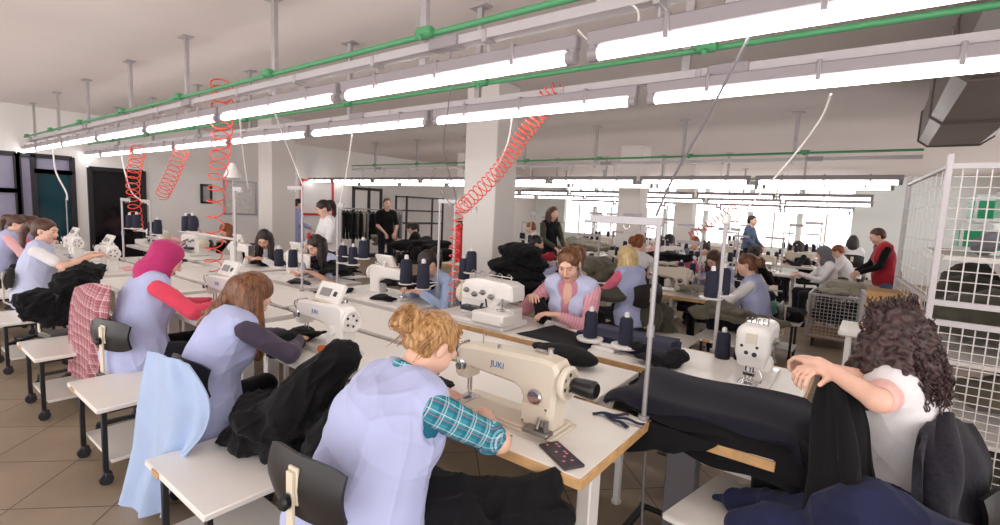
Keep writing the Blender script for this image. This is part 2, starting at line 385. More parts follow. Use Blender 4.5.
# pillars
for i, (x1, w, y, d) in enumerate(((-3.62, .5, 4.6, .42), (-8.78, .5, 4.6, .46), (-4.08, .5, 10.2, .45), (-4.2, .5, 14.4, .45), (-8.9, .5, 10.2, .45))):
    struct(MB().box((x1 - w / 2, y + d / 2, ZC / 2), (w, d, ZC), ch=.012).build('trim_%d' % (i + 1), 'pillar_paint'))
struct(MB().box((XL + .02, 8.2, .06), (.03, 9, .12)).build('baseboard_left', 'frame_dark'))
# ================================================================ light rows
def lamp_row(y, z, ends, label_fn, group, rail=None, first=True):
    """a row of tube lamps hung end to end; ends = [(x0,x1)...]"""
    for i, (x0, x1) in enumerate(ends):
        L = x1 - x0; xm = (x0 + x1) / 2
        t = thing('tube_lamp', label_fn(i), 'lamp', (xm, y, z), 0, group)
        b = MB().box((0, 0, .06), (L, .05, .062), ch=.006)
        b.build('batten', 'batten', t)
        for s_ in (-1, 1):
            h = MB().box((s_ * (L / 2 - .022), 0, .03), (.034, .046, .1), ch=.008); h.cyl((s_ * (L / 2 - .05), 0, 0), (s_ * (L / 2 - .008), 0, 0), .03, seg=14); h.build('lamp_holder', 'batten', t)
        MB().cyl((-L / 2 + .045, 0, 0), (L / 2 - .045, 0, 0), .026, seg=14).build('tube', 'tube_glow', t)
        for f_ in (.2, .5, .8):
            c = MB().box((-L / 2 + L * f_, 0, .055), (.022, .062, .095), ch=.004); c.build('clip', 'batten', t)
def place_name(i, n): return ['rightmost', 'second from right', 'third from right', 'fourth from right', 'fifth from right', 'sixth from right', 'seventh from right', 'eighth from right', 'ninth from right', 'tenth from right'][i]
R1 = [(-1.04 - 1.71 * i + .06, -1.04 - 1.71 * (i - 1)) for i in range(0, 8)]
R1 = [(a - .05, b_ - .04) for a, b_ in R1][:8]
lamp_row(1.9, 2.335, R1, lambda i: 'glowing white tube lamp of the nearest overhead row, ' + place_name(i, 8) + ' in it', 'tube lamps of the nearest row')
R2 = [(-1.16 - 1.72 * i + .04, -1.16 - 1.72 * (i - 1) - .02) for i in range(0, 8)]
lamp_row(2.8, 2.34, R2, lambda i: 'glowing white tube lamp of the second overhead row, ' + place_name(i, 8) + ' in it', 'tube lamps of the second row')
rows = []
ROWSPEC = []
for k, (yy, px, py, xr, n, word) in enumerate(((7.6, 850, 182.5, .2, 8, 'third'), (8.5, 850, 188, .14, 8, 'fourth'), (11.8, 850, 199, -.1, 6, 'fifth'), (12.7, 850, 205, -.1, 6, 'sixth'), (15.6, 850, 210.5, -.5, 5, 'seventh'), (16.5, 850, 214, -.6, 5, 'last'))):
    z = aty(px, py, yy).z; ROWSPEC.append((yy, z, xr))
    ends = [(xr - 1.66 * (i + 1) + .06, xr - 1.66 * i) for i in range(n)]
    lamp_row(yy, z, ends, lambda i, w=word: 'glowing white tube lamp of the %s row into the hall, %s in it' % (w, place_name(i, 9)), 'tube lamps of the %s row' % word)
# rails (white channel), pipes, hangers
def rail_line(y, z, x0, x1, label, pipe_z=None, hang_x=(), pipe_label='', zl=2.34):
    r = thing('cable_rail', label, 'rail', ((x0 + x1) / 2, y, z)); L = x1 - x0
    c = MB().box((0, 0, 0), (L, .07, .004), ch=.001); c.box((0, -.035, .02), (L, .004, .045), ch=.001); c.box((0, .035, .02), (L, .004, .045), ch=.001); c.build('channel', 'rail_white', r)
    n = int(L / 1.7)
    for i in range(n * 2):
        x = -L / 2 + .4 + i * .85
        b = MB(); b.bar((x, .0, -.005), (x, 0, zl + .09 - z), .012, .004, up=(0, 1, 0)); b.box((x, 0, .01), (.03, .085, .06), ch=.003); b.build('hook', 'galv', r)
    for x in hang_x:
        h = MB(); hx = x - (x0 + x1) / 2
        h.box((hx, .05, (ZC - z - .02) / 2), (.045, .004, ZC - z + .06), ch=.001); h.box((hx - .021, .065, (ZC - z) / 2), (.004, .03, ZC - z + .06), ch=.001); h.box((hx + .021, .065, (ZC - z) / 2), (.004, .03, ZC - z + .06), ch=.001)
        h.box((hx, .06, ZC - z - .006), (.16, .09, .012)); h.build('hanger', 'galv', r)
    for x in hang_x[::2]:
        MB().box((x - (x0 + x1) / 2 + .25, -.01, .02), (.2, .085, .06), ch=.006).build('junction_box', 'batten', r)
    if pipe_z:
        p = thing('air_pipe', pipe_label, 'pipe', ((x0 + x1) / 2, y - .045, pipe_z))
        MB().tube([(-L / 2, 0, 0), (L / 2, 0, 0)], .016, 10).build('pipe_run', 'pipe_green', p)
        for x in hang_x:
            f = MB().box((x - (x0 + x1) / 2 + .14, -.02, .005), (.11, .06, .055), ch=.012); f.cyl((x - (x0 + x1) / 2 + .14, -.02, .0), (x - (x0 + x1) / 2 + .14, -.06, -.03), .014); f.build('pipe_fitting', 'pipe_green', p)
rail_line(1.93, 2.5, -12.2, .8, 'white cable rail with clips above the nearest row of tube lamps', 2.575, (-12.01, -10.3, -8.68, -6.96, -5.38, -3.75, -2.12, -.5), 'green compressed air pipe along the rail above the nearest lamps')
rail_line(2.85, 2.44, -12.3, .8, 'white cable rail above the second row of tube lamps', 2.575, (-10.9, -9.23, -7.52, -6.05, -4.1, -2.5, -.95), 'green compressed air pipe along the rail above the second lamps')
for (yy, z, xr), w in zip(ROWSPEC[::2], ('third', 'fifth', 'seventh')):
    rail_line(yy + .2, z + .3, xr - 11, xr + .15, 'long white cable rail over the %s row of lamps in the hall' % w, z + .4, [xr - 1.2 - 1.5 * i for i in range(7)], 'thin green air pipe over the %s row of lamps in the hall' % w, z)
# big grey duct under the ceiling on the right
p0 = V((.33, 7.0, 2.86)); 
d = thing('ventilation_duct', 'big brown-grey ventilation duct under the ceiling above the wire cage', 'duct', (.0, 0, 0))
mb = MB()
def ring(y, sx=1, dz=0): return [(.28, y, 2.66 + dz), (.36, y, 2.6 + dz), (.78, y, 2.6 + dz), (.88, y, 2.68 + dz), (.88, y, 2.98), (.8, y, 3.08), (.36, y, 3.08), (.28, y, 2.98)]
vs = []; fs = []
ys = [2.6, 4.2, 4.25, 5.8, 5.85, 7.4]
for y in ys: vs += ring(y)
for i in range(len(ys) - 1):
    for j in range(8): fs.append((i * 8 + j, i * 8 + (j + 1) % 8, (i + 1) * 8 + (j + 1) % 8, (i + 1) * 8 + j))
fs += [tuple(range(8)), tuple(reversed(range(40, 48)))]
mb.add(vs, fs).build('duct_run', 'duct', d, smooth=25)
mb = MB()
for y in (4.22, 5.82, 7.38):
    r_ = ring(y); MB().tube([((a - .58) * 1.02 + .58, b_, (c - 2.84) * 1.02 + 2.84) for a, b_, c in r_], .012, 6, closed=True).build('duct_flange', 'duct', d)
mb = MB()
for y in (3.3, 5.0, 6.9):
    for x in (.3, .86): MB().cyl((x, y, 2.95), (x, y, ZC), .006).build('duct_strap', 'galv', d)
# ================================================================ daylight and fill
w = bpy.data.worlds.new('world'); S.world = w; w.use_nodes = True; bg = w.node_tree.nodes['Background']; bg.inputs[0].default_value = (1, .965, .955, 1); bg.inputs[1].default_value = 3.0
S.view_settings.exposure = -.1
S.cycles.max_bounces = 9; S.cycles.diffuse_bounces = 7; S.cycles.use_denoising = True; S.cycles.sample_clamp_indirect = 4; S.cycles.transparent_max_bounces = 12
# ================================================================ workbenches
ZT = .78
def caster(mb, x, y, r=.035):
    mb.cyl((x - .012, y, r), (x + .012, y, r), r, seg=18, mi=0); mb.box((x, y + .01, r * 1.55), (.04, .035, r * 1.1), ch=.004, mi=0); mb.cyl((x, y, r * 2), (x, y, r * 2 + .02), .012, mi=0)
def make_bench(name, label, L, W, wood=False, legs='panel', group=None):
    """origin on the floor under the centre of the top; operator side is -Y"""
    t = thing(name, label, 'workbench', (0, 0, 0), 0, group)
    top = MB().box((0, 0, ZT - .018), (L, W, .036), ch=.006); top.build('worktop', 'white_laminate', t)
    e = MB()
    e.box((0, -W / 2 - .004, ZT - .019), (L + .012, .008, .038), ch=.002); e.box((0, W / 2 + .004, ZT - .019), (L + .012, .008, .038), ch=.002)
    for s in (-1, 1): e.box((s * (L / 2 + .002), 0, ZT - .019), (.008, W, .038), ch=.002)
    e.build('edge_band', 'ply_edge' if wood else 'shelf_laminate', t)
    for s in (-1, 1):
        l = MB(); x = s * (L / 2 - .11)
        l.box((x, -.02, .39), (.06, .09, .7), ch=.006); l.box((x, 0, .03), (.06, W - .06, .05), ch=.008); l.box((x, 0, ZT - .05), (.06, W - .14, .03), ch=.004)
        l.build('leg', 'white_paint', t)
    MB().bar((-L / 2 + .11, .05, .2), (L / 2 - .11, .05, .2), .04, .03).build('crossbar', 'white_paint', t)
    p = MB().box((.0, -.06, .12), (.26, .2, .012), Euler((.25, 0, 0)).to_matrix()); p.build('treadle', 'black_steel', t)
    mo = MB(); mo.cyl((.12, .1, .6), (.34, .1, .6), .065); mo.box((.23, .1, .69), (.12, .09, .1)); mo.build('motor', 'black_plastic', t)
    return t
WN = 1.30
WX = [-1.36, -2.80, -4.25, -5.70, -7.2, -8.65, -10.1]          # bench centres of the nearest row
desc = ['with a worn wooden front edge, standing open at its end', 'where the auburn haired woman sews', 'where the woman in the pink headscarf sews', 'with no one at it, between the pink headscarf and the ponytail', 'where the woman with the ponytail works', 'beside the tall glazed front, second from the left wall', 'closest to the left wall in the nearest row']
b0 = make_bench('sewing_bench', 'white sewing bench ' + desc[0], WN, .64, wood=True, group='benches of the nearest row'); b0.location = (WX[0], 1.76, 0)
b1 = make_bench('sewing_bench', 'white sewing bench ' + desc[1], WN, .64, group='benches of the nearest row'); b1.location = (WX[1], 1.76, 0)
for i in range(2, 7): dup(b1, (WX[i], 1.76, 0), 0, 'white sewing bench ' + desc[i])
FX = [-.86, -2.32, -3.78, -5.24, -6.7, -8.16, -9.62]
fdesc = ['carrying the tall grey headed machine, across from the black cloth stack', 'where the woman in the pink shirt sews', 'behind the panel topped machine, next to the big pillar', 'where the woman with the red hair clip works', 'where the long haired woman bends down by the far pillar', 'below the framed wall board', 'farthest along by the dark wall opening']
for i, x in enumerate(FX): dup(b0 if i in (0, 1) else b1, (x, 3.12, 0), PI, 'white facing bench ' + fdesc[i], group='benches facing the nearest row')
# narrow catching tables between the two rows
def make_mid(name, label, L, W, z, group=None):
    t = thing(name, label, 'table', (0, 0, 0), 0, group)
    MB().box((0, 0, z - .015), (L, W, .03), ch=.005).build('table_top', 'white_laminate', t)
    for sx in (-1, 1):
        for sy in (-1, 1):
            l = MB().box((sx * (L / 2 - .06), sy * (W / 2 - .05), (z - .03) / 2), (.035, .035, z - .03)); l.cyl((sx * (L / 2 - .06), sy * (W / 2 - .05), 0), (sx * (L / 2 - .06), sy * (W / 2 - .05), .015), .028); l.build('leg', 'white_paint', t)
    MB().bar((-L / 2 + .06, W / 2 - .05, .25), (L / 2 - .06, W / 2 - .05, .25), .025, .025).build('stretcher', 'white_paint', t)
    return t
m0 = make_mid('catching_table', 'narrow white table between the rows, carrying the black oblong cloth form', 1.38, .52, .79, 'catching tables between the rows'); m0.location = (-1.68, 2.4, 0)
for i, w_ in enumerate(('behind the panel topped machine', 'between the rows before the woman with the red hair clip', 'between the rows behind the pink headscarf', 'between the rows near the ponytail')):
    dup(m0, (-1.68 - 1.45 * (i + 1), 2.4, 0), 0, 'narrow white table ' + w_)
# the table under the black cloth stack
t = thing('cloth_table', 'white table with a pale wooden edge under the long black cloth stack', 'table', (-.58, 2.39, 0)); MB().box((0, 0, .75), (.72, .62, .03), ch=.005).build('table_top', 'white_laminate', t)
MB().box((-.06, .02, .38), (.14, .1, .72), ch=.006).box((-.06, .0, .03), (.2, .5, .05), ch=.008).build('pedestal', 'grey_plastic', t)
m = MB(); m.tube([(-.32, -.2, .06), (-.1, -.22, .06), (-.02, -.2, .09), (0, -.18, .2), (0, -.16, .34)], .016, 10); m.tube([(-.32, .2, .06), (-.1, .2, .06)], .016, 10); m.bar((-.3, -.2, .06), (-.3, .2, .06), .03, .03); f_ = m.build('bent_frame', 'black_steel', t); m = MB(); caster(m, -.05, -.22, .03); m.build('caster', 'caster', f_)
MB().box((0, -.315, .747), (.73, .014, .04), ch=.002).build('edge_band', 'ply_edge', t)
# ================================================================ low side tables on casters
def make_side(label, L=.62, W=.5, z=.485, group='low side tables on casters'):
    t = thing('side_table', label, 'side table', (0, 0, 0), 0, group)
    MB().box((0, 0, z - .014), (L, W, .028), ch=.005).build('table_top', 'white_laminate', t)
    MB().box((-L * .28, -W / 2 - .002, z - .014), (L * .12, .006, .026), ch=.001).build('chipped_edge', 'ply_edge', t)
    MB().box((0, .02, .14), (L - .1, W - .1, .02), ch=.003).build('shelf', 'shelf_laminate', t)
    f = MB()
    for s in (-1, 1): f.bar((s * (L / 2 - .08), -W / 2 + .04, z - .045), (s * (L / 2 - .08), W / 2 - .04, z - .045), .025, .03)
    f.bar((-L / 2 + .08, W / 2 - .05, z - .045), (L / 2 - .08, W / 2 - .05, z - .045), .025, .03); f.build('frame', 'black_steel', t)
    for sx in (-1, 1):
        for sy in (-1, 1):
            x, y = sx * (L / 2 - .08), sy * (W / 2 - .05)
            l = MB().box((x, y, (z - .03 + .08) / 2), (.026, .026, z - .03 - .08)).build('leg', 'black_steel', t)
            c = MB(); caster(c, x, y); c.build('caster', 'caster', l)
    return t
s0 = make_side('white side table with the black garment heap, beside the plaid shirted woman'); s0.location = (-2.2, .97, 0)
dup(s0, (-3.6, .98, 0), 0, 'white side table with a chipped wooden edge, beside the blue draped chair')
dup(s0, (-4.9, .94, 0), 0, 'white side table on casters left of the black chair back, below the plaid cloth')
dup(s0, (-6.3, .94, 0), 0, 'white side table under the woman with the ponytail and her black heap')
dup(s0, (-7.8, .94, 0), 0, 'white side table half hidden at the left edge of the picture')
dup(s0, (-.22, 2.1, 0), -.2, 'white side table with navy cloth trailing over it, next to the curly haired girl')
# ================================================================ swivel chairs
def make_chair(label, base='black_steel', pad='black_plastic', zs=.46, group='swivel chairs', zb=.76):
    """faces +Y"""
    t = thing('swivel_chair', label, 'chair', (0, 0, 0), 0, group)
    s = SDF(); s.box((0, 0, zs - .03), (.2, .2, .03), rnd=.028); blob('seat', s, .012, pad, t)
    def back(u, v):
        x = (u - .5) * .4; return V((x, -.215 + .9 * x * x * .9 - .02 * math.cos((v - .5) * 3), zb + (v - .5) * .2 * (1 - .25 * abs(2 * u - 1) ** 4)))
    MB().grid(back, 15, 7, thick=.016).build('backrest', pad, t)
    b = MB(); b.box((0, -.238, zb + .01), (.05, .012, .12), ch=.004); b.bar((0, -.25, zb + .06), (0, -.25, .5), .034, .012, up=(0, 1, 0)); b.bar((0, -.25, .5), (0, -.12, .41), .034, .012); b.bar((0, -.12, .41), (0, 0, .41), .034, .012)
    kb = b.build('back_bracket', 'cream_steel', t); MB().lathe([(.012, 0), (.024, .004), (.026, .02), (.018, .03)], (0, -.257, zb - .03), (0, -1, 0)).build('knob', 'black_plastic', kb)
    c = MB(); c.cyl((0, 0, .1), (0, 0, .28), .028); c.cyl((0, 0, .26), (0, 0, .42), .018); c.box((0, 0, .42), (.2, .2, .015)); c.build('column', base, t)
    for k in range(5):
        a = 2 * PI * k / 5 + .3; l = MB(); l.bar((.02 * math.cos(a), .02 * math.sin(a), .12), (.27 * math.cos(a), .27 * math.sin(a), .085), .035, .025)
        lo = l.build('leg', base, t); cc = MB(); caster(cc, .265 * math.cos(a), .265 * math.sin(a), .028); cc.build('caster', 'caster', lo)
    return t
# ================================================================ sewing machines
mat('machine_cream', 'd8cdbb', .35, coat=.2); mat('machine_white', 'e8e4e0', .32, coat=.2); mat('dark_ink', '26272d', .4); mat('logo_blue', '3f6fb5', .4); mat('screen', '8b8a86', .3); mat('screw', '8d8a88', .3, .9)
def make_lockstitch(label, body='machine_cream', panel=False, knob=True, logo=True, group='lockstitch machines'):
    """operator faces +Y and needle is on -X; origin on the bench surface under the middle of the bed"""
    t = thing('sewing_machine', label, 'sewing machine', (0, 0, 0), 0, group)
    bed = MB().box((0, .01, .006), (.52, .185, .012), ch=.004); bed.box((.0, .01, .018), (.5, .17, .012), ch=.004); bed.build('bed', body, t)
    MB().box((-.21, -.01, .0255), (.07, .11, .004), ch=.001).build('needle_plate', 'chrome', t)
    ol = [(.10, .02), (.235, .02), (.245, .16), (.252, .27), (.235, .295), (.19, .302), (-.15, .285), (-.225, .272), (-.246, .25), (-.248, .15), (-.238, .128), (-.188, .126), (-.182, .165), (-.165, .183), (.06, .172), (.09, .155), (.1, .13)]
    MB().prism(ol, .108, Matrix.Rotation(PI / 2, 4, 'X') @ Matrix.Translation((0, 0, 0)), ch=.014).build('arm', body, t, smooth=30)
    MB().box((-.25, 0, .205), (.012, .075, .14), ch=.005).build('face_plate', 'chrome', t)
    n = MB(); n.cyl((-.213, 0, .128), (-.213, 0, .06), .0045); n.cyl((-.213, 0, .06), (-.213, 0, .025), .0014, seg=6); n.cyl((-.213, .018, .128), (-.213, .018, .05), .005); n.build('needle_bar', 'chrome', t)
    MB().box((-.213, -.004, .034), (.018, .04, .006)).box((-.213, .012, .044), (.012, .014, .02)).build('presser_foot', 'chrome', t)
    d = MB(); d.lathe([(.02, 0), (.022, .006), (.009, .01), (.009, .018), (.016, .019), (.016, .028)], (-.2, -.054, .19), (0, -1, 0)); d.build('tension_dial', 'chrome', t)
    MB().tube([(-.225, -.054, .22), (-.228, -.066, .25), (-.222, -.064, .275)], .004, 6).build('take_up_lever', 'chrome', t)
    d = MB(); d.lathe([(.03, 0), (.031, .012), (.026, .018), (.01, .02)], (.165, -.054, .15), (0, -1, 0)); d.build('stitch_dial', 'chrome' if not panel else body, t)
    pl = MB().box((.165, -.056, .075), (.115, .006, .085), ch=.002); pl.build('cover_plate', body, t)
    for q in ((.115, .04), (.215, .11)): MB().lathe([(.005, 0), (.005, .003)], (q[0], -.0585, q[1]), (0, -1, 0), 8).build('screw', 'screw', t)
    w = MB(); w.lathe([(.03, 0), (.062, .003), (.068, .01), (.068, .022), (.06, .03), (.05, .028), (.045, .018), (.02, .02), (.016, .03), (.001, .03)], (.252, 0, .215), (1, 0, 0), 28); hw = w.build('handwheel', body, t)
    for k in range(5): MB().lathe([(.008, 0), (.008, .002)], (.271, .033 * math.cos(k * 1.257), .215 + .033 * math.sin(k * 1.257)), (1, 0, 0), 8).build('wheel_hole', 'dark_ink', hw)
    if knob: MB().lathe([(.02, 0), (.03, .01), (.034, .05), (.036, .09), (.028, .1)], (.284, .0, .215), (1, 0, 0), 18).build('motor_knob', 'black_plastic', t)
    MB().tube([(-.14, .0, .285), (-.14, 0, .33), (-.128, 0, .335), (-.128, 0, .32)], .003, 6).build('thread_guide', 'chrome', t); MB().cyl((-.04, -.02, .288), (-.04, -.02, .305), .008).build('oil_cap', 'chrome', t)
    bw = MB(); bw.cyl((.17, .03, .3), (.17, .03, .325), .012); bw.box((.13, .03, .306), (.06, .02, .01)); bw.build('bobbin_winder', 'chrome', t)
    rb = MB(); rb.box((.2, -.085, .03), (.11, .05, .02), ch=.004); rb.cyl((.2, -.09, .04), (.2, -.07, .075), .009); rb.cyl((.235, -.085, .035), (.235, -.085, .08), .011); rb.build('bobbin_bracket', 'screw', t)
    if panel:
        pr = Matrix.Rotation(-.5, 3, 'X'); cp = MB().box((.04, .015, .35), (.24, .03, .125), pr, ch=.006).build('control_panel', body, t)
        MB().box((.015, -.004, .355), (.1, .004, .05), pr, ch=.001).build('display', 'screen', cp)
        MB().box((.11, -.002, .352), (.03, .006, .03), pr, ch=.001).build('keypad', 'dark_ink', cp)
        MB().bar((.04, .03, .285), (.04, .03, .34), .08, .02).build('panel_post', body, t)
        MB().box((.0, .0, .302), (.2, .07, .014), ch=.003).build('top_cover', 'cream_steel', t)
    if logo: text('logo', 'JUKI', .036, 'logo_blue', t, Matrix.Translation((-.02, -.0552, .232)) @ Matrix.Rotation(PI / 2, 4, 'X'))
    return t
def make_overlock(label, body='machine_white', group='overlock machines'):
    """operator faces +Y; chunky body with cloth plate in front"""
    t = thing('overlock_machine', label, 'overlock machine', (0, 0, 0), 0, group)
    MB().box((0, 0, .02), (.36, .26, .04), ch=.012).build('base', body, t)
    MB().box((-.1, -.09, .075), (.2, .15, .075), ch=.01).build('cloth_plate', body, t)
    ol = [(-.16, .04), (.17, .04), (.175, .2), (.15, .27), (.08, .29), (-.12, .285), (-.165, .265), (-.17, .2), (-.165, .17), (-.09, .165), (-.07, .13), (-.16, .12)]
    MB().prism(ol, .15, Matrix.Translation((0, .035, 0)) @ Matrix.Rotation(PI / 2, 4, 'X'), ch=.016).build('body', body, t, smooth=30)
    MB().box((.05, -.045, .2), (.2, .012, .1), ch=.004).build('front_cover', body, t)
    for i in range(4):
        x = -.05 + i * .055; MB().lathe([(.017, 0), (.018, .008), (.009, .012), (.012, .022), (.004, .034)], (x, -.05, .19 + .02 * (i % 2)), (0, -1, 0), 12).build('tension_knob', 'screw', t)
    g = MB()
    for i in range(5):
        x = -.12 + i * .06; g.tube([(x, .03, .28), (x, .03, .325), (x + .012, .02, .335), (x + .02, .02, .32)], .003, 5)
    g.bar((-.13, .03, .315), (.14, .03, .315), .006, .006); g.build('thread_guide', 'chrome', t)
    lo = MB(); lo.box((.05, -.075, .1), (.14, .06, .03), ch=.004); lo.cyl((.0, -.1, .085), (.0, -.06, .14), .007); lo.cyl((.05, -.1, .12), (.11, -.095, .09), .006); lo.ball((.1, -.1, .1), .012); lo.cyl((-.05, -.09, .13), (-.02, -.06, .17), .005); lo.build('looper', 'dark_ink', t)
    n = MB(); n.cyl((-.12, -.05, .19), (-.12, -.05, .13), .006); n.box((-.12, -.06, .12), (.03, .05, .012)); n.build('needle_bar', 'chrome', t)
    MB().lathe([(.03, 0), (.065, .006), (.07, .03), (.055, .045), (.02, .05)], (.172, .03, .17), (1, 0, 0), 22).build('handwheel', 'cream_steel', t)
    return t
def make_post_machine(label):
    """tall rounded head seen end-on, needle end on -Y"""
    t = thing('two_needle_machine', label, 'sewing machine', (0, 0, 0), 0)
    MB().box((0, .08, .01), (.2, .5, .02), ch=.006).build('bed', 'machine_white', t)
    MB().box((0, -.1, .022), (.1, .1, .005)).build('needle_plate', 'chrome', t)
    s = SDF(); s.box((0, -.06, .235), (.085, .07, .1), rnd=.05); s.box((0, .12, .25), (.07, .2, .065), rnd=.04, k=.03); s.box((0, .25, .15), (.065, .065, .15), rnd=.03, k=.03); s.box((0, -.06, .15), (.07, .05, .05), rnd=.025, k=.02)
    blob('head', s, .008, 'machine_white', t)
    for x, z, r in ((-.02, .19, .011), (.02, .185, .013), (.03, .225, .008), (-.045, .225, .008), (-.01, .255, .006)): MB().lathe([(r, 0), (r, .006)], (x, -.126, z), (0, -1, 0), 12).build('adjusting_screw', 'dark_ink', t)
    MB().box((0, -.131, .27), (.055, .008, .055), ch=.003).build('face_plate', 'machine_cream', t)
    n = MB()
    for x in (-.018, .018): n.cyl((x, -.1, .13), (x, -.1, .03), .005)
    n.box((0, -.1, .07), (.06, .025, .02)); n.box((0, -.115, .035), (.04, .05, .008)); n.cyl((0, -.075, .12), (0, -.075, .04), .006); n.build('needle_bar', 'chrome', t)
    g = MB()
    for i in range(6): g.tube([(-.05 + .02 * i, -.03 + .03 * (i % 3), .32), (-.05 + .02 * i, -.03 + .03 * (i % 3), .36), (-.04 + .02 * i, -.05 + .03 * (i % 3), .365)], .0028, 5)
    g.box((0, .0, .335), (.11, .08, .008)); g.build('thread_guide', 'chrome', t)
    MB().lathe([(.014, 0), (.016, .01), (.008, .014), (.01, .024)], (.07, -.02, .25), (1, 0, 0), 12).build('tension_knob', 'chrome', t); MB().lathe([(.014, 0), (.016, .01), (.008, .014), (.01, .024)], (.07, .05, .23), (1, 0, 0), 12).build('tension_knob', 'chrome', t)
    m = MB(); m.box((.082, .03, .2), (.02, .09, .07), ch=.004); m.bar((.09, -.02, .18), (.1, .06, .12), .012, .01); m.cyl((.085, .06, .24), (.11, .06, .24), .018); m.build('side_mechanism', 'screw', t)
    MB().tube([(.05, -.1, .1), (.07, -.12, .06), (.06, -.12, .035)], .005, 6).build('knee_lever', 'chrome', t)
    MB().lathe([(.03, 0), (.06, .006), (.065, .03), (.05, .04)], (0, .315, .22), (0, 1, 0), 22).build('handwheel', 'machine_cream', t)
    return t
ZS = ZT + .001
k1 = make_lockstitch('cream sewing machine with a black knob, in front of the plaid sleeved woman', 'machine_cream'); k1.location = (-1.2, 1.68, ZS); k1.scale = (1.08, 1.1, 1.03)
k2 = make_lockstitch('white sewing machine with a tilted control panel, in front of the auburn haired woman', 'machine_white', True, False); k2.location = (-2.62, 1.7, ZS)
for x, d_ in ((-3.95, 'in front of the woman in the pink headscarf'), (-5.42, 'showing its round handwheel behind the pink headscarf'), (-6.95, 'in front of the woman with the ponytail'), (-8.4, 'second from the left wall in the nearest row'), (-9.85, 'nearest to the left wall in the nearest row')):
    dup(k2, (x, 1.7, ZS), 0, 'white sewing machine with a control panel, ' + d_)
o1 = make_overlock('white overlock machine with dark loopers, in front of the woman in pink'); o1.location = (-2.36, 2.98, ZS); o1.rotation_euler.z = .0; o1.scale = (-1.5, 1.3, 1.2)
pm = make_post_machine('tall white two needle machine at the open end of the facing bench'); pm.location = (-.47, 3.0, ZS)
for x, d_ in ((-3.72, 'beside the bright panel, facing the plaid shirted woman'), (-5.3, 'in front of the woman with the red hair clip'), (-6.75, 'in front of the long haired woman by the far pillar')):
    dup(k2, (x, 3.12, ZS), PI, 'sewing machine seen from behind, ' + d_)
for x, d_ in ((-8.2, 'below the framed wall board'), (-9.7, 'at the far left of the facing row')):
    dup(o1, (x, 3.05, ZS), .2, 'small white overlock machine ' + d_).scale = (1.2, 1.2, 1.1)
# ================================================================ thread stands and cones
mat('thread_navy', '1b1d33', .75, bump=.6, bscale=300); mat('thread_dark', '1b1c2b', .75); mat('thread_white', 'd9d6d2', .7)
_c = None
def cone(x, y, z, label, m='thread_navy', s=1., group='cones of navy thread'):
    global _c
    if _c is None:
        t = thing('thread_cone', label, 'thread cone', (0, 0, 0), 0, group)
        MB().lathe([(.036, 0), (.038, .006), (.038, .03), (.034, .13), (.026, .142), (.01, .145)], seg=18).build('winding', m, t)
        MB().lathe([(.014, .14), (.012, .165), (.006, .17)], seg=12).build('cone_tip', 'thread_white', t); _c = t
        t.location = (x, y, z); t.scale = (s, s, s); return t
    c = dup(_c, (x, y, z), random.uniform(0, 6), label, group); c.scale = (s, s, s); return c
def stand(x, y, zb, h, arm, tray_z, trays, label, r=.011, group='thread stands', armname='guide_arm', mp='rail_white'):
    """pole with eyelet arm along arm=(dx,dy) at the top and round spool trays at offsets (dx,dy)"""
    t = thing('thread_stand', label, 'thread stand', (x, y, zb), 0, group)
    MB().cyl((0, 0, 0), (0, 0, h), r, seg=12).build('pole', mp, t)
    MB().cyl((0, 0, h * .42), (0, 0, h * .42 + .05), r * 1.5).build('collar', 'steel', t); MB().cyl((0, 0, 0), (0, 0, .02), r * 2.2).build('foot', 'steel', t)
    L = V((arm[0], arm[1], 0)); b = MB(); b.bar((L.x * -.05, L.y * -.05, h - .02), (L.x, L.y, h - .02), .02, .035); 
    for f_ in (.45, .7, .97):
        MB().tube([(L.x * f_ + .014 * math.cos(a), L.y * f_, h - .045 + .014 * math.sin(a)) for a in [i * PI / 4 for i in range(8)]], .0025, 5, closed=True).build('eyelet', 'chrome', t)
    b.build(armname, mp, t)
    for dx, dy in trays:
        tr = MB(); tr.bar((0, 0, tray_z - .012), (dx, dy, tray_z - .012), .02, .008); tr.lathe([(.02, -.012), (.068, -.01), (.072, 0), (.01, 0)], (dx, dy, tray_z), seg=20); tr.build('spool_tray', 'white_paint', t); 
    return t
# the tall stand at the end of the nearest bench
e0 = aty(644, 414, 2.07); top = aty(655, 217, 2.07)
stand(e0.x, 2.07, ZT, top.z - ZT, (-.32, .0), .09, [], 'tall grey thread stand at the open end of the nearest bench', mp='steel')
q1 = atz(590, 337, .84); q2 = atz(625, 344, .84)
t = thing('spool_holder', 'low white two plate spool holder left of the tall grey pole', 'spool holder', ((q1.x + q2.x) / 2, (q1.y + q2.y) / 2, ZT + .001))
m = MB(); m.bar((q1.x - t.location.x, q1.y - t.location.y, .03), (q2.x - t.location.x, q2.y - t.location.y, .03), .03, .012); m.box((0, 0, .012), (.16, .14, .022)); m.build('holder_bar', 'white_paint', t)
for q in (q1, q2): MB().lathe([(.02, .034), (.085, .036), (.092, .05), (.088, .058), (.02, .056)], (q.x - t.location.x, q.y - t.location.y, 0), seg=24).build('spool_tray', 'white_paint', t)
cone(q1.x, q1.y, .84, 'navy thread cone left of the tall pole, the farther one on the low holder', s=1.25)
cone(q2.x, q2.y, .84, 'navy thread cone just left of the tall pole, on the low holder', s=1.25)
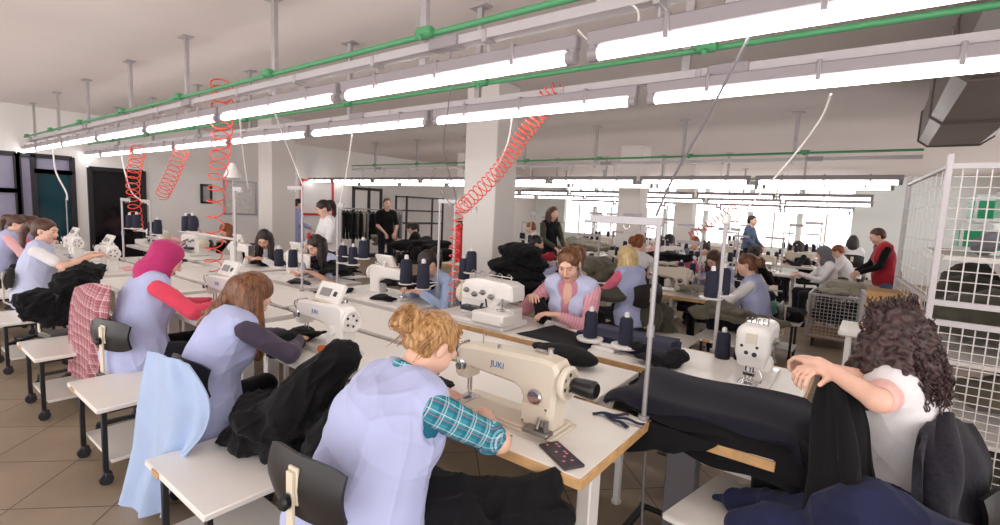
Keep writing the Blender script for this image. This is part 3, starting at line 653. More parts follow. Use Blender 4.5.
# ================================================================ people
mat('skin_light', 'e2b49e', .5, vary=.05, vscale=14); mat('skin_warm', 'd3a088', .5, vary=.05, vscale=14); mat('lip', 'b5605c', .45); mat('eye_white', 'e8e4e0', .25); mat('eye_dark', '2a1d18', .2)
def hair_mat(name, c0, c1, sc=(95, 95, 9)):
    m = mat(name, c0, .42); nt = m.node_tree; b = nt.nodes['Principled BSDF']; tc = nt.nodes['Texture Coordinate']
    mp = nt.nodes.new('ShaderNodeMapping'); mp.inputs['Scale'].default_value = sc; n = nt.nodes.new('ShaderNodeTexNoise'); n.inputs['Scale'].default_value = 1; n.inputs['Detail'].default_value = 6; n.inputs['Distortion'].default_value = .6
    r = nt.nodes.new('ShaderNodeValToRGB'); h = lambda s: lin(tuple(int(s[i:i + 2], 16) / 255 for i in (0, 2, 4)))
    r.color_ramp.elements[0].color = (*h(c0), 1); r.color_ramp.elements[1].color = (*h(c1), 1); r.color_ramp.elements[0].position = .35; r.color_ramp.elements[1].position = .68
    bp = nt.nodes.new('ShaderNodeBump'); bp.inputs['Strength'].default_value = .4; bp.inputs['Distance'].default_value = .006
    L = nt.links.new; L(tc.outputs['Object'], mp.inputs[0]); L(mp.outputs[0], n.inputs['Vector']); L(n.outputs['Fac'], r.inputs[0]); L(r.outputs[0], b.inputs['Base Color']); L(n.outputs['Fac'], bp.inputs['Height']); L(bp.outputs[0], b.inputs['Normal'])
hair_mat('hair_blonde_brown', '80552f', 'cc9f68'); hair_mat('hair_auburn', '452413', '8f5a30'); hair_mat('hair_dark', '15100f', '33241e'); hair_mat('hair_brown', '3a2218', '644030'); hair_mat('hair_blonde', 'b8965e', 'ead3a0'); hair_mat('hair_chestnut', '472a19', '8d5c38'); hair_mat('hair_curly', '201414', '4d3432', (60, 60, 40)); hair_mat('hair_ginger', '6a3518', 'a05e30')
def cloth_mat(name, c, vary=.05, sheen=.15, rough=.85, bs=160): return mat(name, c, rough, vary=vary, vscale=5, bump=.12, bscale=bs, sheen=sheen, spec=.25)
cloth_mat('lavender', 'b4badf'); cloth_mat('lavender_pale', 'c0c5e2'); cloth_mat('white_cloth', 'e6e3e4'); cloth_mat('light_blue', 'a6b9da'); cloth_mat('pink_red', 'e24a63'); cloth_mat('magenta_scarf', 'b5326a', vary=.12); cloth_mat('plum_grey', '4a4050'); cloth_mat('pink_pale', 'e9b4b8'); cloth_mat('pink_shirt', 'd99aa6', vary=.1); cloth_mat('peach', 'edb9b0')
cloth_mat('black_cloth', '0b0a0e', vary=.2, sheen=.04); cloth_mat('navy_cloth', '1d2140', vary=.2, sheen=.08); cloth_mat('dark_denim', '1a1b22'); cloth_mat('red_cloth', 'a82434'); cloth_mat('maroon', '8e2333'); cloth_mat('olive', '6c6757', vary=.15); cloth_mat('olive_light', '8a8474', vary=.15); cloth_mat('khaki_dark', '4a473c', vary=.2); cloth_mat('grey_cloth', '6d6b72'); cloth_mat('blue_grey', '54627d'); cloth_mat('green_cloth', '6fa886'); cloth_mat('hot_pink', 'e8718c'); cloth_mat('lavender_deep', 'a7abd6')
cloth_mat('wool_navy', '17141f', vary=.6, sheen=.12, bs=90); M['wool_navy'].node_tree.nodes['Noise Texture'].inputs['Scale'].default_value = 70
def plaid(name, base, lines, attrs=True, scale=(22, 16)):
    """woven check: stripes along two surface coordinates (attributes along/around, or object x/z)"""
    m = mat(name, base, .85, spec=.2); nt = m.node_tree; b = nt.nodes['Principled BSDF']; L = nt.links.new; hx = lambda s: lin(tuple(int(s[i:i + 2], 16) / 255 for i in (0, 2, 4)))
    socks = []
    if attrs:
        for nme in ('along', 'around'):
            a = nt.nodes.new('ShaderNodeAttribute'); a.attribute_name = nme; socks.append(a.outputs['Fac'])
    else:
        sx = nt.nodes.new('ShaderNodeSeparateXYZ'); L(nt.nodes['Texture Coordinate'].outputs['Object'], sx.inputs[0]); socks = [sx.outputs['Z'], sx.outputs['X']]
    col = None
    for i, (c, off, wd, ax, al) in enumerate(lines):
        mu = nt.nodes.new('ShaderNodeMath'); mu.operation = 'MULTIPLY_ADD'; L(socks[ax], mu.inputs[0]); mu.inputs[1].default_value = scale[ax]; mu.inputs[2].default_value = off
        fr = nt.nodes.new('ShaderNodeMath'); fr.operation = 'FRACT'; L(mu.outputs[0], fr.inputs[0]); lt = nt.nodes.new('ShaderNodeMath'); lt.operation = 'LESS_THAN'; lt.inputs[1].default_value = wd; L(fr.outputs[0], lt.inputs[0])
        ml = nt.nodes.new('ShaderNodeMath'); ml.operation = 'MULTIPLY'; ml.inputs[1].default_value = al; L(lt.outputs[0], ml.inputs[0])
        mx = nt.nodes.new('ShaderNodeMix'); mx.data_type = 'RGBA'; L(ml.outputs[0], mx.inputs['Factor']); mx.inputs['B'].default_value = (*hx(c), 1)
        if col is None: mx.inputs['A'].default_value = (*hx(base), 1)
        else: L(col, mx.inputs['A'])
        col = mx.outputs['Result']
    L(col, b.inputs['Base Color'])
plaid('teal_plaid', '3f8f9d', [('1f5f78', .0, .45, 0, .6), ('1f5f78', .2, .45, 1, .6), ('d8e2e6', .55, .08, 0, .5), ('d8e2e6', .6, .08, 1, .5), ('8fc3cc', .75, .12, 0, .6), ('c9707a', .9, .05, 1, .7)], scale=(17, 22))
plaid('red_plaid', 'b9898f', [('8a3f4c', 0, .4, 0, .55), ('8a3f4c', .1, .4, 1, .55), ('d8c4c2', .6, .08, 0, .55), ('d8c4c2', .65, .08, 1, .55), ('5d2c3a', .2, .07, 0, .6), ('5d2c3a', .3, .07, 1, .6)], attrs=False, scale=(13, 13))
plaid('pink_check', 'dba0ab', [('c3818f', 0, .5, 0, .5), ('c3818f', 0, .5, 1, .5), ('efd3d6', .6, .12, 0, .6)], scale=(40, 40))
def rotv(v, ax, a): return Matrix.Rotation(a, 3, ax) @ v
class Body: pass
def person(label, x, y, face, seat=.47, lean=.3, yaw=0., pitch=.5, lh=None, rh=None, skin='skin_light', top='lavender', sleeve=None, sleeve_len=1., vest=None, pants='dark_denim', hair='hair_brown', style='bun', h=.012, sc=1., girth=1., roll=0., curl=.5, twist=0., name='person', group=None, shoes='black_plastic', spread=.09, elbow=None, le=None, re=None, vest_len=.22, vneck=False, wisps=False, hair_extra=None, fold=.004, side=0., legs=None, hair_h=None, collar=None, cuff=False, vest_open=False):
    rz = face; t = thing(name, label, 'person', (x, y, 0), rz, group); Wi = Matrix.Rotation(-rz, 3, 'Z')
    loc = lambda p: Wi @ (V(p) - V((x, y, 0)))
    B = Body(); B.root = t
    zp = (seat + .095) if seat else .94 * sc
    rx = lambda a: V((math.sin(side) * .9, math.sin(a), math.cos(a))).normalized()
    u1, u2 = rx(lean * .6), rx(lean * 1.15); P0 = V((0, 0, zp)); P1 = P0 + u1 * .2 * sc; P2 = P1 + u2 * .25 * sc; N0 = P2 + u2 * .045 * sc
    sx = rotv(V((1, 0, 0)), 'Z', twist); sx = (sx - u2 * sx.dot(u2)).normalized(); fw = u2.cross(sx)
    u3 = (u2 * .75 + V((0, 0, .5)) + fw * .12).normalized(); N1 = N0 + u3 * .075 * sc
    Hm = Matrix.Rotation(yaw, 3, 'Z') @ Matrix.Rotation(-pitch, 3, 'X') @ Matrix.Rotation(roll, 3, 'Y')
    Hc = N1 + Hm @ V((0, .022, .085)) * sc
    B.P0, B.P1, B.P2, B.N0, B.N1, B.Hm, B.Hc, B.fw, B.sx, B.u2 = P0, P1, P2, N0, N1, Hm, Hc, fw, sx, u2
    Tm = Matrix((sx, fw, u2)).transposed(); g = girth * sc
    hd = lambda p: Hc + Hm @ V(p) * sc
    # torso
    def torso(s, e=0., neck=True, hips=1.):
        s.ell(P0 + V((0, .0, .02)), ((.17 + e) * g * hips, (.125 + e) * g * hips, .13 + e), k=.05)
        s.ell(P1 - u1 * .03, ((.142 + e) * g, (.108 + e) * g, .16 * sc + e), Matrix((sx, (u1.cross(sx)), u1)).transposed(), k=.06)
        s.ell(P1 + u2 * .13 * sc, ((.15 + e) * g, (.108 + e) * g, .155 * sc + e), Tm, k=.06)
        for q in (-1, 1): s.ell(P1 + u2 * .12 * sc + sx * q * .07 * sc + fw * .075 * g, (.055 + e, .05 + e, .06 + e), Tm, k=.04)
        s.cap(P2 - sx * .125 * sc, P2 + sx * .125 * sc, (.055 + e) * sc, k=.05)
        for q in (-1, 1): s.cap(N0 + sx * q * .03, P2 + sx * q * .12 * sc + u2 * .008, (.04 + e) * sc, (.045 + e) * sc, k=.04)
    arms = []
    for q, tg in ((-1, lh), (1, rh)):
        Sh = P2 + sx * q * .165 * sc - u2 * .01; U, Fo = .275 * sc, .245 * sc
        if tg is None: W = Sh + V((q * .05, .06, -.48 * sc))
        else: W = loc(tg)
        d = W - Sh; D = min(d.length, (U + Fo) * .995); W = Sh + d.normalized() * D; dn = d.normalized()
        a = (U * U - Fo * Fo + D * D) / (2 * D); hh = math.sqrt(max(U * U - a * a, 0)); hint = V((q * .55, -.25, -.8)) if elbow is None else V((q * elbow[0], elbow[1], elbow[2]))
        hint = hint - dn * hint.dot(dn); hint.normalize(); E = Sh + dn * a + hint * hh; ev = le if q < 0 else re
        if ev is not None: E = Sh + (loc(ev) - Sh).normalized() * U; W = E + (loc(tg) - E).normalized() * Fo
        arms.append((q, Sh, E, W))
    B.arms = arms
    s = SDF(); torso(s)
    s.cap(N0 - u2 * .03, hd((0, -.015, -.05)), .054 * sc, .05 * sc, k=.03)
    e_ = lambda c, r, k=.02, sub=False: s.ell(hd(c), V(r) * sc, Hm, k, sub)
    e_((0, -.012, .03), (.073, .093, .083)); e_((0, .022, -.035), (.06, .066, .078), .03); e_((0, .058, -.092), (.028, .024, .02), .035)
    for q in (-1, 1): e_((q * .036, .056, -.03), (.027, .028, .03), .03); e_((q * .031, .094, .006), (.017, .012, .011), .015, True); e_((q * .076, -.004, -.01), (.009, .019, .031), .01)
    s.cap(hd((-.034, .082, .028)), hd((.034, .082, .028)), .011 * sc, k=.015); s.cap(hd((0, .088, .015)), hd((0, .108, -.026)), .008 * sc, .012 * sc, k=.012)
    e_((0, .088, -.058), (.022, .009, .007), .01); e_((0, .086, -.07), (.018, .009, .007), .01)
    if h < .009:
        for q in (-1, 1): e_((q * .031, .0775, .0075), (.0145, .012, .0105), .004); e_((q * .01, .098, -.03), (.008, .008, .007), .008)
    for q, Sh, E, W in arms:
        s.cap(Sh, E, .047 * sc, .037 * sc, k=.03); s.cap(E, W, .038 * sc, .025 * sc, k=.02)
        d = (W - E).normalized(); n = V((0, 0, -1)); 
        d = (d + V((0, 0, -.25))).normalized(); n = (n - d * n.dot(d)); n = n.normalized() if n.length > .2 else V((0, 1, 0)); n = (n - d * n.dot(d)).normalized(); si = d.cross(n)
        if si.x * q < 0: si = -si
        fr = Matrix((si, d, n)).transposed()
        s.ell(W + d * .045 * sc, (.041 * sc, .055 * sc, .017 * sc), fr, k=.015)
        fr_ = max(.0085, h * .95)
        for i, (o, ln) in enumerate(((-.03, .08), (-.01, .088), (.011, .082), (.03, .066))):
            p = W + (d * .083 + si * o) * sc; a = .25 + curl * .35 + .06 * i; dd = d + si * o * 1.2
            for j, f_ in enumerate((.45, .32, .23)):
                v = (dd * math.cos(a) + n * math.sin(a)).normalized(); p2 = p + v * ln * f_ * sc; s.cap(p, p2, fr_ * (1 - .1 * j), fr_ * (.9 - .1 * j), k=.006); p = p2; a += curl * .75
        p = W + (d * .02 - si * .03 + n * .005) * sc; v = (d * .7 - si * .6 + n * .35).normalized(); p2 = p + v * .04 * sc; s.cap(p, p2, .0125, .0105, k=.012); v = (d * .9 - si * .15 + n * .4).normalized(); s.cap(p2, p2 + v * .042 * sc, .0105, .0085, k=.006)
    lg = []
    for q in (-1, 1):
        Hp = P0 + V((q * .09 * g, .01, -.02))
        if seat: K = Hp + V((q * spread, .4 * sc, -.01)); A = V((K.x, K.y - .02, .09))
        else: K = Hp + V((q * .01, .02 if legs is None else q * legs, -.42 * sc)); A = V((K.x, K.y - .02 + (0 if legs is None else -.1 * abs(legs)), .09))
        lg.append((Hp, K, A))
        s.cap(Hp, K, .08 * g, .054 * sc, k=.04); s.cap(K, A, .054 * sc, .036 * sc, k=.03); s.cap(A + V((0, -.02, -.045)), A + V((q * .02, .14, -.06)), .034, .026, k=.02)
    blob('body', s, h, skin, t, it=1)
    # clothes
    c = SDF()
    for Hp, K, A in lg: c.cap(Hp, K, .09 * g, .066 * sc, k=.04); c.cap(K, A, .066 * sc, .052 * sc, k=.03)
    c.ell(P0 + V((0, 0, -.0)), (.178 * g, .135 * g, .125), k=.04); blob('trousers', c, max(h, .01), pants, t, fold=fold, ff=(20, 50), seed=3)
    c = SDF()
    for Hp, K, A in lg: q = 1 if K.x > 0 else -1; c.cap(A + V((0, -.025, -.045)), A + V((q * .02, .15, -.055)), .042, .034, k=.02)
    blob('shoes', c, max(h, .01), shoes, t)
    c = SDF(); torso(c, .012); uu = {}
    if sleeve is None:
        for q, Sh, E, W in arms: sleeves(c, q, Sh, E, W, sleeve_len, sc)
    c.cap(N0 - u2 * .02, N0 + u3 * .02, .06 * sc, .06 * sc, k=.02); c.ell(N0 + u3 * .045 * sc + fw * .045, (.05, .06, .05), k=.01, sub=True)
    if vneck: c.ell(N0 + fw * .1 - u2 * .06, (.042, .06, .11), Tm, k=.01, sub=True)
    c.ell(N1 + u3 * .05 * sc, (.07 * sc, .07 * sc, .055), k=.008, sub=True)
    blob('top', c, h, top, t, fold=fold * (.3 if vest else 1), ff=(18, 55), seed=int(abs(x * 7 + y * 3)) + 1, crease=0 if vest else fold * 1.5, cf=(14, 36))
    if sleeve:
        for q, Sh, E, W in arms:
            c = SDF(); sleeves(c, q, Sh, E, W, sleeve_len, sc)
            def at(vs, Sh=Sh, E=E, W=W):
                P = np.array(vs); a = np.array(Sh); b = np.array(E); d = np.array((W - E).normalized()); ab = b - a; L1 = np.linalg.norm(ab); ab = ab / L1
                t1 = (P - a) @ ab; t2 = (P - b) @ d; al = np.where(t2 > 0, L1 + t2, np.minimum(t1, L1)); ax = np.where((t2 > 0)[:, None], d, ab); o = np.where((t2 > 0)[:, None], b, a)
                r = P - o - ax * ((P - o) * ax).sum(1)[:, None]; e1 = np.array([0, 0, 1.]); e1 = np.cross(ax, e1); e1 /= np.linalg.norm(e1, axis=1)[:, None] + 1e-9; e2 = np.cross(ax, e1)
                return {'along': al, 'around': np.arctan2((r * e1).sum(1), (r * e2).sum(1)) * .06}
            blob('sleeve', c, h, sleeve, t, fold=fold * .7, ff=(25, 60), seed=11 + q, attr=at, crease=fold * 2, cf=(22, 50))
    if vest:
        c = SDF(); torso(c, .03, hips=1.12)
        if seat:
            c.ell(P0 + V((0, .0, -.02)), (.2 * g, .165 * g, .13), k=.06); c.cap(P0 + V((-.08 * g, -.02, -.11)), P0 + V((.08 * g, -.02, -.11)), .125 * g, k=.06); c.box(P0 + V((0, 0, -.27)), (.4, .4, .12), rnd=.01, k=.02, sub=True)
        else: c.cap(P0 + V((0, 0, .05)), P0 + V((0, 0, -vest_len)), .17 * g, (.15 + .18 * vest_len) * g, k=.06)
        for q, Sh, E, W in arms: c.ell(Sh + sx * q * .075 * sc - u2 * .02, (.06 * sc, .075 * sc, .085 * sc), Tm, k=.012, sub=True)
        c.ell(N0 + u3 * .06 * sc + fw * .05, (.075, .1, .075), k=.012, sub=True); c.ell(N1 + u3 * .03, (.075 * sc, .075 * sc, .06), k=.01, sub=True)
        if vest_open: c.box(P1 + u2 * .1 + fw * .16, (.034, .12, .5), Tm, rnd=.01, k=.012, sub=True); c.ell(N0 + fw * .09 - u2 * .03, (.085, .06, .1), Tm, k=.012, sub=True)
        blob('vest', c, h, vest, t, fold=fold * 1.3, ff=(10, 34), seed=int(abs(x * 5 + y)) + 2, aniso=(1.2, 1.2, .5), crease=fold * 4.2, cf=(9, 26), it=3)
    if collar:
        m = MB(); R = .068 * sc; cc = N0 + u2 * .005 * sc + u3 * .012
        def cf_(u, v):
            a = (u - .5) * 5.2 - PI / 2; o = sx * math.cos(a) + fw * (math.sin(a) * .95); return cc + o * (R + .012 * v) + u3 * (.038 - .05 * v - .03 * (abs(u - .5) * 2) ** 3) * sc
        m.grid(cf_, 28, 5, thick=.004); co = m.build('collar', collar, t)
        n_ = len(co.data.vertices)
        for k, ax in (('along', 0), ('around', 2)):
            a = co.data.attributes.new(k, 'FLOAT', 'POINT'); a.data.foreach_set('value', [v.co[ax] for v in co.data.vertices])
    if cuff:
        for q, Sh, E, W in arms:
            L1 = (E - Sh).length; T = (L1 + (W - E).length) * sleeve_len; a, b_ = (Sh, E) if T <= L1 else (E, W); d = (b_ - a).normalized(); p = a + d * (T if T <= L1 else T - L1); r0 = .056 * sc
            m = MB(); m.lathe([(r0 - .012, -.035), (r0 - .002, -.036), (r0 + .003, -.02), (r0 + .001, 0.005), (r0 - .006, .01), (r0 - .014, .004)], p, d, 20); co = m.build('cuff', sleeve, t)
            for k, ax in (('along', 0), ('around', 2)):
                at_ = co.data.attributes.new(k, 'FLOAT', 'POINT'); at_.data.foreach_set('value', [v.co[ax] * 1.3 for v in co.data.vertices])
    # face pieces
    if h < .012:
        for q in (-1, 1):
            e = MB(); e.ball(hd((q * .031, .0765, .0055)), .0128 * sc); eo = e.build('eye', 'eye_white', t); MB().ball(hd((q * .031, .0835, .003)), .0075 * sc).build('iris', 'eye_dark', eo)
            MB().tube([hd((q * .016, .096, .026)), hd((q * .03, .097, .031)), hd((q * .048, .084, .027))], [.0025, .0035, .0015], 6).build('eyebrow', hair if hair else 'hair_dark', t)
        l = SDF(); l.cap(hd((-.019, .09, -.06)), hd((.019, .09, -.06)), .0055 * sc, k=.01); l.ell(hd((0, .094, -.064)), V((.017, .008, .009)) * sc, Hm, k=.01); blob('lips', l, .004, 'lip', t)
    hairdo(B, t, style, hair, hair_h or max(h * .9, .006), sc, hd, wisps, hair_extra(B) if hair_extra else ())
    return B
def sleeves(c, q, Sh, E, W, f, sc):
    L1 = (E - Sh).length; L2 = (W - E).length; T = (L1 + L2) * f
    c.cap(Sh, Sh + (E - Sh) * min(1, T / L1), .061 * sc, (.061 - .012 * min(1, T / L1)) * sc, k=.03)
    if T > L1: c.cap(E, E + (W - E) * ((T - L1) / L2), .049 * sc, .038 * sc, k=.02)
def hairdo(B, t, style, hair, h, sc, hd, wisps=False, extra=()):
    if style == 'none': return
    s = SDF(); Hm = B.Hm; e = lambda c, r, k=.025, sub=False: s.ell(hd(c), V(r) * sc, Hm, k, sub); cp = lambda a, b, ra, rb, k=.025: s.cap(hd(a), hd(b), ra * sc, rb * sc, k=k); down = B.Hm.transposed() @ V((0, 0, -1))
    if style == 'scarf':
        e((0, -.016, .034), (.095, .115, .1)); e((0, .0, -.03), (.092, .085, .09), .03); e((0, .0, -.06), (.08, .078, .085), .04); cp((0, -.04, -.06), (0, -.06, -.13), .07, .075, .04)
        s.cap(hd((0, .0, -.1)), B.N0 - B.u2 * .02, .07, .085, k=.05); s.ell(B.N0 - B.u2 * .01, (.12, .1, .06), k=.04); e((0, .1, -.02), (.058, .06, .085), .012, True)
        blob('headscarf', s, h, hair, t, fold=.003, ff=(25, 50), seed=5, aniso=(.3, .5, 1.4), crease=.009, cf=(16, 34)); return
    e((0, -.018, .038), (.083, .1, .086)); e((0, -.045, -.015), (.078, .07, .075), .03); e((0, .1, -.03), (.06, .056, .102), .012, True)
    if style in ('bun', 'ponytail', 'short', 'cropped'):
        for q in (-1, 1): e((q * .08, .015, -.03), (.03, .04, .045), .01, True)
        e((0, -.03, -.11), (.09, .1, .045), .012, True)
    if style == 'cropped': e((0, .06, .02), (.09, .045, .05), .012, True)
    ln = []; xl = []
    if style == 'bun':
        for q in (-1, 1): e((q * .088, -.005, -.012), (.02, .026, .036), .008, True)
        bc = V((-.02, -.128, .0)); e(tuple(bc), (.052, .04, .05), .012); e((.014, -.14, .028), (.03, .028, .028), .008); e((-.055, -.13, -.02), (.026, .026, .03), .008); e((.012, -.145, -.02), (.028, .024, .026), .008)
        for i in range(5):
            a0 = i * 1.3; s_ = V((random.uniform(-.012, .012), -.012 - .006 * i, random.uniform(-.012, .012))); rr = .046 - .006 * i
            for j in range(9): s.cap(hd(tuple(bc + s_ + V((rr * math.cos(a0 + j * .5), -.012 * math.sin(j * .7), rr * math.sin(a0 + j * .5))))), hd(tuple(bc + s_ + V((rr * math.cos(a0 + j * .5 + .5), -.012 * math.sin(j * .7 + .7), rr * math.sin(a0 + j * .5 + .5))))), .0115 * sc, k=.003)
        for i in range(70):
            a0 = random.uniform(0, 6.28); rr = random.uniform(.028, .058); w_ = random.uniform(-.3, .3); zz = random.uniform(.012, .036); ln.append([tuple(bc + V((rr * math.cos(a0 + k * .42), -zz * math.cos((rr - .03) * 26) - .012, rr * math.sin(a0 + k * .42) + w_ * .02 * k * .2))) for k in range(9)])
        for i in range(110):
            a0 = random.uniform(-2.2, 2.2); r0 = random.uniform(.9, 1.03); ln.append([tuple(V((.085 * math.sin(a0) * (1 - f_ ** 1.5 * .85), (.055 if abs(a0) < 1.3 else .0) * (1 - f_) - .1 * f_ - .02, .035 + (.09 * math.cos(a0)) * (1 - f_ ** 1.6) + .012 * math.sin(f_ * 3))) * r0) for f_ in (0, .2, .4, .6, .8, 1)])
        for i in range(22):
            q = random.choice((-1, 1)); s0 = random.uniform(-.015, .015); yy = random.choice((.035, .04, -.06)) if wisps else -.065; ln.append([(q * (.07 + .008 * math.sin(k * 1.1 + i)) + s0 * .5, yy + s0 - .004 * k, .03 - .028 * k) for k in range(random.choice((4, 5, 6)))])
    elif style == 'ponytail':
        e((0, -.115, .03), (.035, .04, .035)); p = V((0, -.13, .03)); prev = p
        for k in range(6):
            nx = prev + (down * (.045 if k else .02) + V((0, -.035 * (1 - k / 4), 0))); cp(prev, nx, .04 - .004 * k, .04 - .004 * (k + 1)); prev = nx
        MB().lathe([(.024, 0), (.027, .006), (.024, .012)], hd((0, -.12, .03)), Hm @ V((0, -1, .2)), 12).build('hair_tie', 'cream_steel', t)
    elif style in ('long', 'curly', 'bob'):
        n = {'long': 6, 'bob': 3, 'curly': 5}[style]
        for a0 in ((-1.9, -1.3, -.65, 0, .65, 1.3, 1.9)):
            p = V((.074 * math.sin(a0), -.03 - .075 * math.cos(a0), .0)); r = .034
            for k in range(n):
                nx = p + down * .055 + V((math.sin(a0) * .008, -math.cos(a0) * .006, 0)) * (3 if style == 'curly' and k < 3 else .6); cp(p, nx, r, r - .003, .03); p = nx
            for j in range(16 if style != 'bob' else 4):
                o = V((random.uniform(-.03, .03), random.uniform(-.03, .03), 0)); q = V((.084 * math.sin(a0), -.03 - .085 * math.cos(a0), .03)) + o * .5; L = random.uniform(.9, 1.18) * (.04 * n + .05) / 4
                ln.append([q + down * L * k + o * (.25 * k) + V((math.sin(a0), -math.cos(a0), 0)) * .006 * min(k, 2) for k in range(6)])
    for a, b, c, d in extra:
        s.cap(a, b, c, d, k=.03)
        for j in range(14):
            o = V((random.uniform(-1, 1), random.uniform(-1, 1), random.uniform(-1, 1))) * .7; xl.append([a + o * c, a.lerp(b, .35) + o * c, a.lerp(b, .7) + o * d, b + o * d * 1.1 + (b - a) * random.uniform(-.1, .15)])
    def post(vs, fs):
        N = vnormals(vs, fs); d = waves(vs, 8, 90, 200, 4, (1.4, 1.4, .25)) * .0013
        if style == 'curly': d = waves(vs, 8, 90, 190, 4) * .007
        return vs + N * d[:, None]
    o = blob('hair', s, h, hair, t, post=post)
    if ln and h < .009:
        m = MB()
        for l in ln:
            if len(l) > 2: m.tube([hd(tuple(p)) for p in l], [.0017] * (len(l) - 1) + [.0006], 4)
        for l in xl: m.tube(l, [.0017, .0017, .0017, .0006], 4)
        m.build('loose_strands', hair, t)
    if style == 'curly' and h < .009:
        m = MB()
        for i in range(760):
            a0 = random.uniform(-2.3, 2.3); z0 = random.uniform(-.2, .115); rr = .1 + .035 * max(0, -z0 / .2) + random.uniform(-.006, .012); c0 = V((rr * math.sin(a0), -.02 - rr * 1.08 * math.cos(a0), z0))
            if z0 > .05: c0 = V((c0.x * .7, c0.y * .7, z0 + .03))
            R = random.uniform(.0045, .009); ph = random.uniform(0, 6); L = random.uniform(.07, .13)
            m.tube([hd(tuple(c0 + down * L * k / 16 + V((R * math.cos(ph + k * .8), R * math.sin(ph + k * .8), 0)))) for k in range(17)], [.0026] * 15 + [.002, .0008], 4)
        m.build('curls', hair, t)
# ================================================================ the women of the nearest row and around
HQ = .0052
w1 = person('person with a messy blonde-brown bun and rolled teal plaid sleeves, bent over the cream machine', -1.33, 1.0, -.06, lean=.43, pitch=.8, yaw=-.12, lh=(-1.5, 1.6, .83), rh=(-1.28, 1.58, .84), re=atz(506, 445, .83), top='teal_plaid', sleeve='teal_plaid', vest='lavender', hair='hair_blonde_brown', style='bun', h=HQ, girth=1.28, sc=1.04, elbow=(1, .15, -.28), sleeve_len=.47, collar='teal_plaid', cuff=True)
w2 = person('person with long auburn hair and dark sleeves, sewing at the panel topped machine', -2.75, 1.06, -.05, lean=.38, side=-.07, pitch=.8, yaw=-.2, lh=(-2.86, 1.6, .84), rh=(-2.68, 1.57, .85), top='plum_grey', sleeve='plum_grey', vest='lavender', hair='hair_auburn', style='long', h=HQ, elbow=(.9, -.1, -.4), sleeve_len=.93, hair_extra=lambda B: [(B.Hc + B.Hm @ V((-.045, -.08, -.01)), B.P2 - B.sx * .1 - B.fw * .045 + B.u2 * .065, .05, .035), (B.P2 - B.sx * .1 - B.fw * .045 + B.u2 * .065, B.P2 - B.sx * .2 - B.fw * .075 + B.u2 * .015, .034, .012), (B.Hc + B.Hm @ V((-.02, -.09, -.03)), B.P2 - B.sx * .06 - B.fw * .08 + B.u2 * .04, .045, .03), (B.P2 - B.sx * .06 - B.fw * .08 + B.u2 * .04, B.P2 - B.sx * .14 - B.fw * .1 - B.u2 * .05, .03, .01)])
w3 = person('person in a magenta headscarf, red sleeves and lavender vest, sewing', -4.08, 1.14, -.1, sc=1.05, girth=1.12, lean=.26, side=-.12, pitch=.55, yaw=-.25, lh=(-4.1, 1.66, .85), rh=(-3.9, 1.64, .86), top='pink_red', sleeve='pink_red', vest='lavender', hair='magenta_scarf', style='scarf', h=.006, elbow=(.75, -.1, -.5), sleeve_len=.95)
w4 = person('person with a dark ponytail and white short sleeved top holding a black garment heap', -6.95, 1.08, -.3, lean=.12, side=-.1, pitch=.2, yaw=-.45, lh=(-6.9, 1.55, .98), rh=(-6.65, 1.5, .98), top='white_cloth', sleeve='white_cloth', sleeve_len=.35, vest='lavender_pale', hair='hair_brown', style='ponytail', h=.008, sc=1.05)
w7 = person('person with loose red-brown hair in a pink shirt and pale vest, holding black cloth', -1.95, 3.6, PI + .1, lean=.12, pitch=.5, yaw=.1, lh=aty(556, 315, 3.25), rh=aty(531, 297, 3.3), top='pink_check', sleeve='pink_check', vest='lavender_pale', hair='hair_chestnut', style='bun', h=.0052, sleeve_len=.9, skin='skin_light', fold=.003, elbow=(.7, -.2, -.7), sc=1.12, girth=.88, collar='pink_check', vest_open=True, vneck=True, wisps=True)
w8 = person('person with big dark curly hair in an apron, holding up black cloth at the right', .17, 2.36, PI / 2 - .3, seat=.56, lean=.1, pitch=.25, yaw=-.4, lh=aty(836, 374, 2.06), le=aty(878, 400, 1.96), rh=aty(829, 370, 2.14), re=aty(866, 380, 2.3), top='peach', curl=.95, sleeve_len=.33, vest='white_cloth', sleeve='peach', hair='hair_curly', style='curly', h=HQ, sc=.97, elbow=(1, -.1, .05), fold=.003)
# chairs
mat('back_black', '1d1a1b', .4)
c1 = make_chair('black swivel chair with a beige bracket, right behind the plaid sleeved woman', pad='back_black', zb=.84); c1.location = (-1.32, .97, 0); c1.scale = (.88, .95, .98); c1.rotation_euler.z = .08
c2 = make_chair('black backed swivel chair behind the woman in the pink headscarf', pad='back_black', zb=.74); c2.location = (-4.0, 1.16, 0); c2.rotation_euler.z = .25
dup(c2, (-2.78, 1.2, 0), .05, 'swivel chair hidden under a light blue jacket'); dup(c2, (-6.98, 1.1, 0), -.3, 'swivel chair under the woman with the ponytail and the black heap'); dup(c2, (-5.45, 1.1, 0), .2, 'empty swivel chair hung with a red plaid cloth')
dup(c2, (.24, 2.4, 0), PI / 2 - .3, 'swivel chair hung with a dark woolly cardigan'); dup(c2, (-2.0, 3.72, 0), PI, 'swivel chair of the woman in the pink shirt')
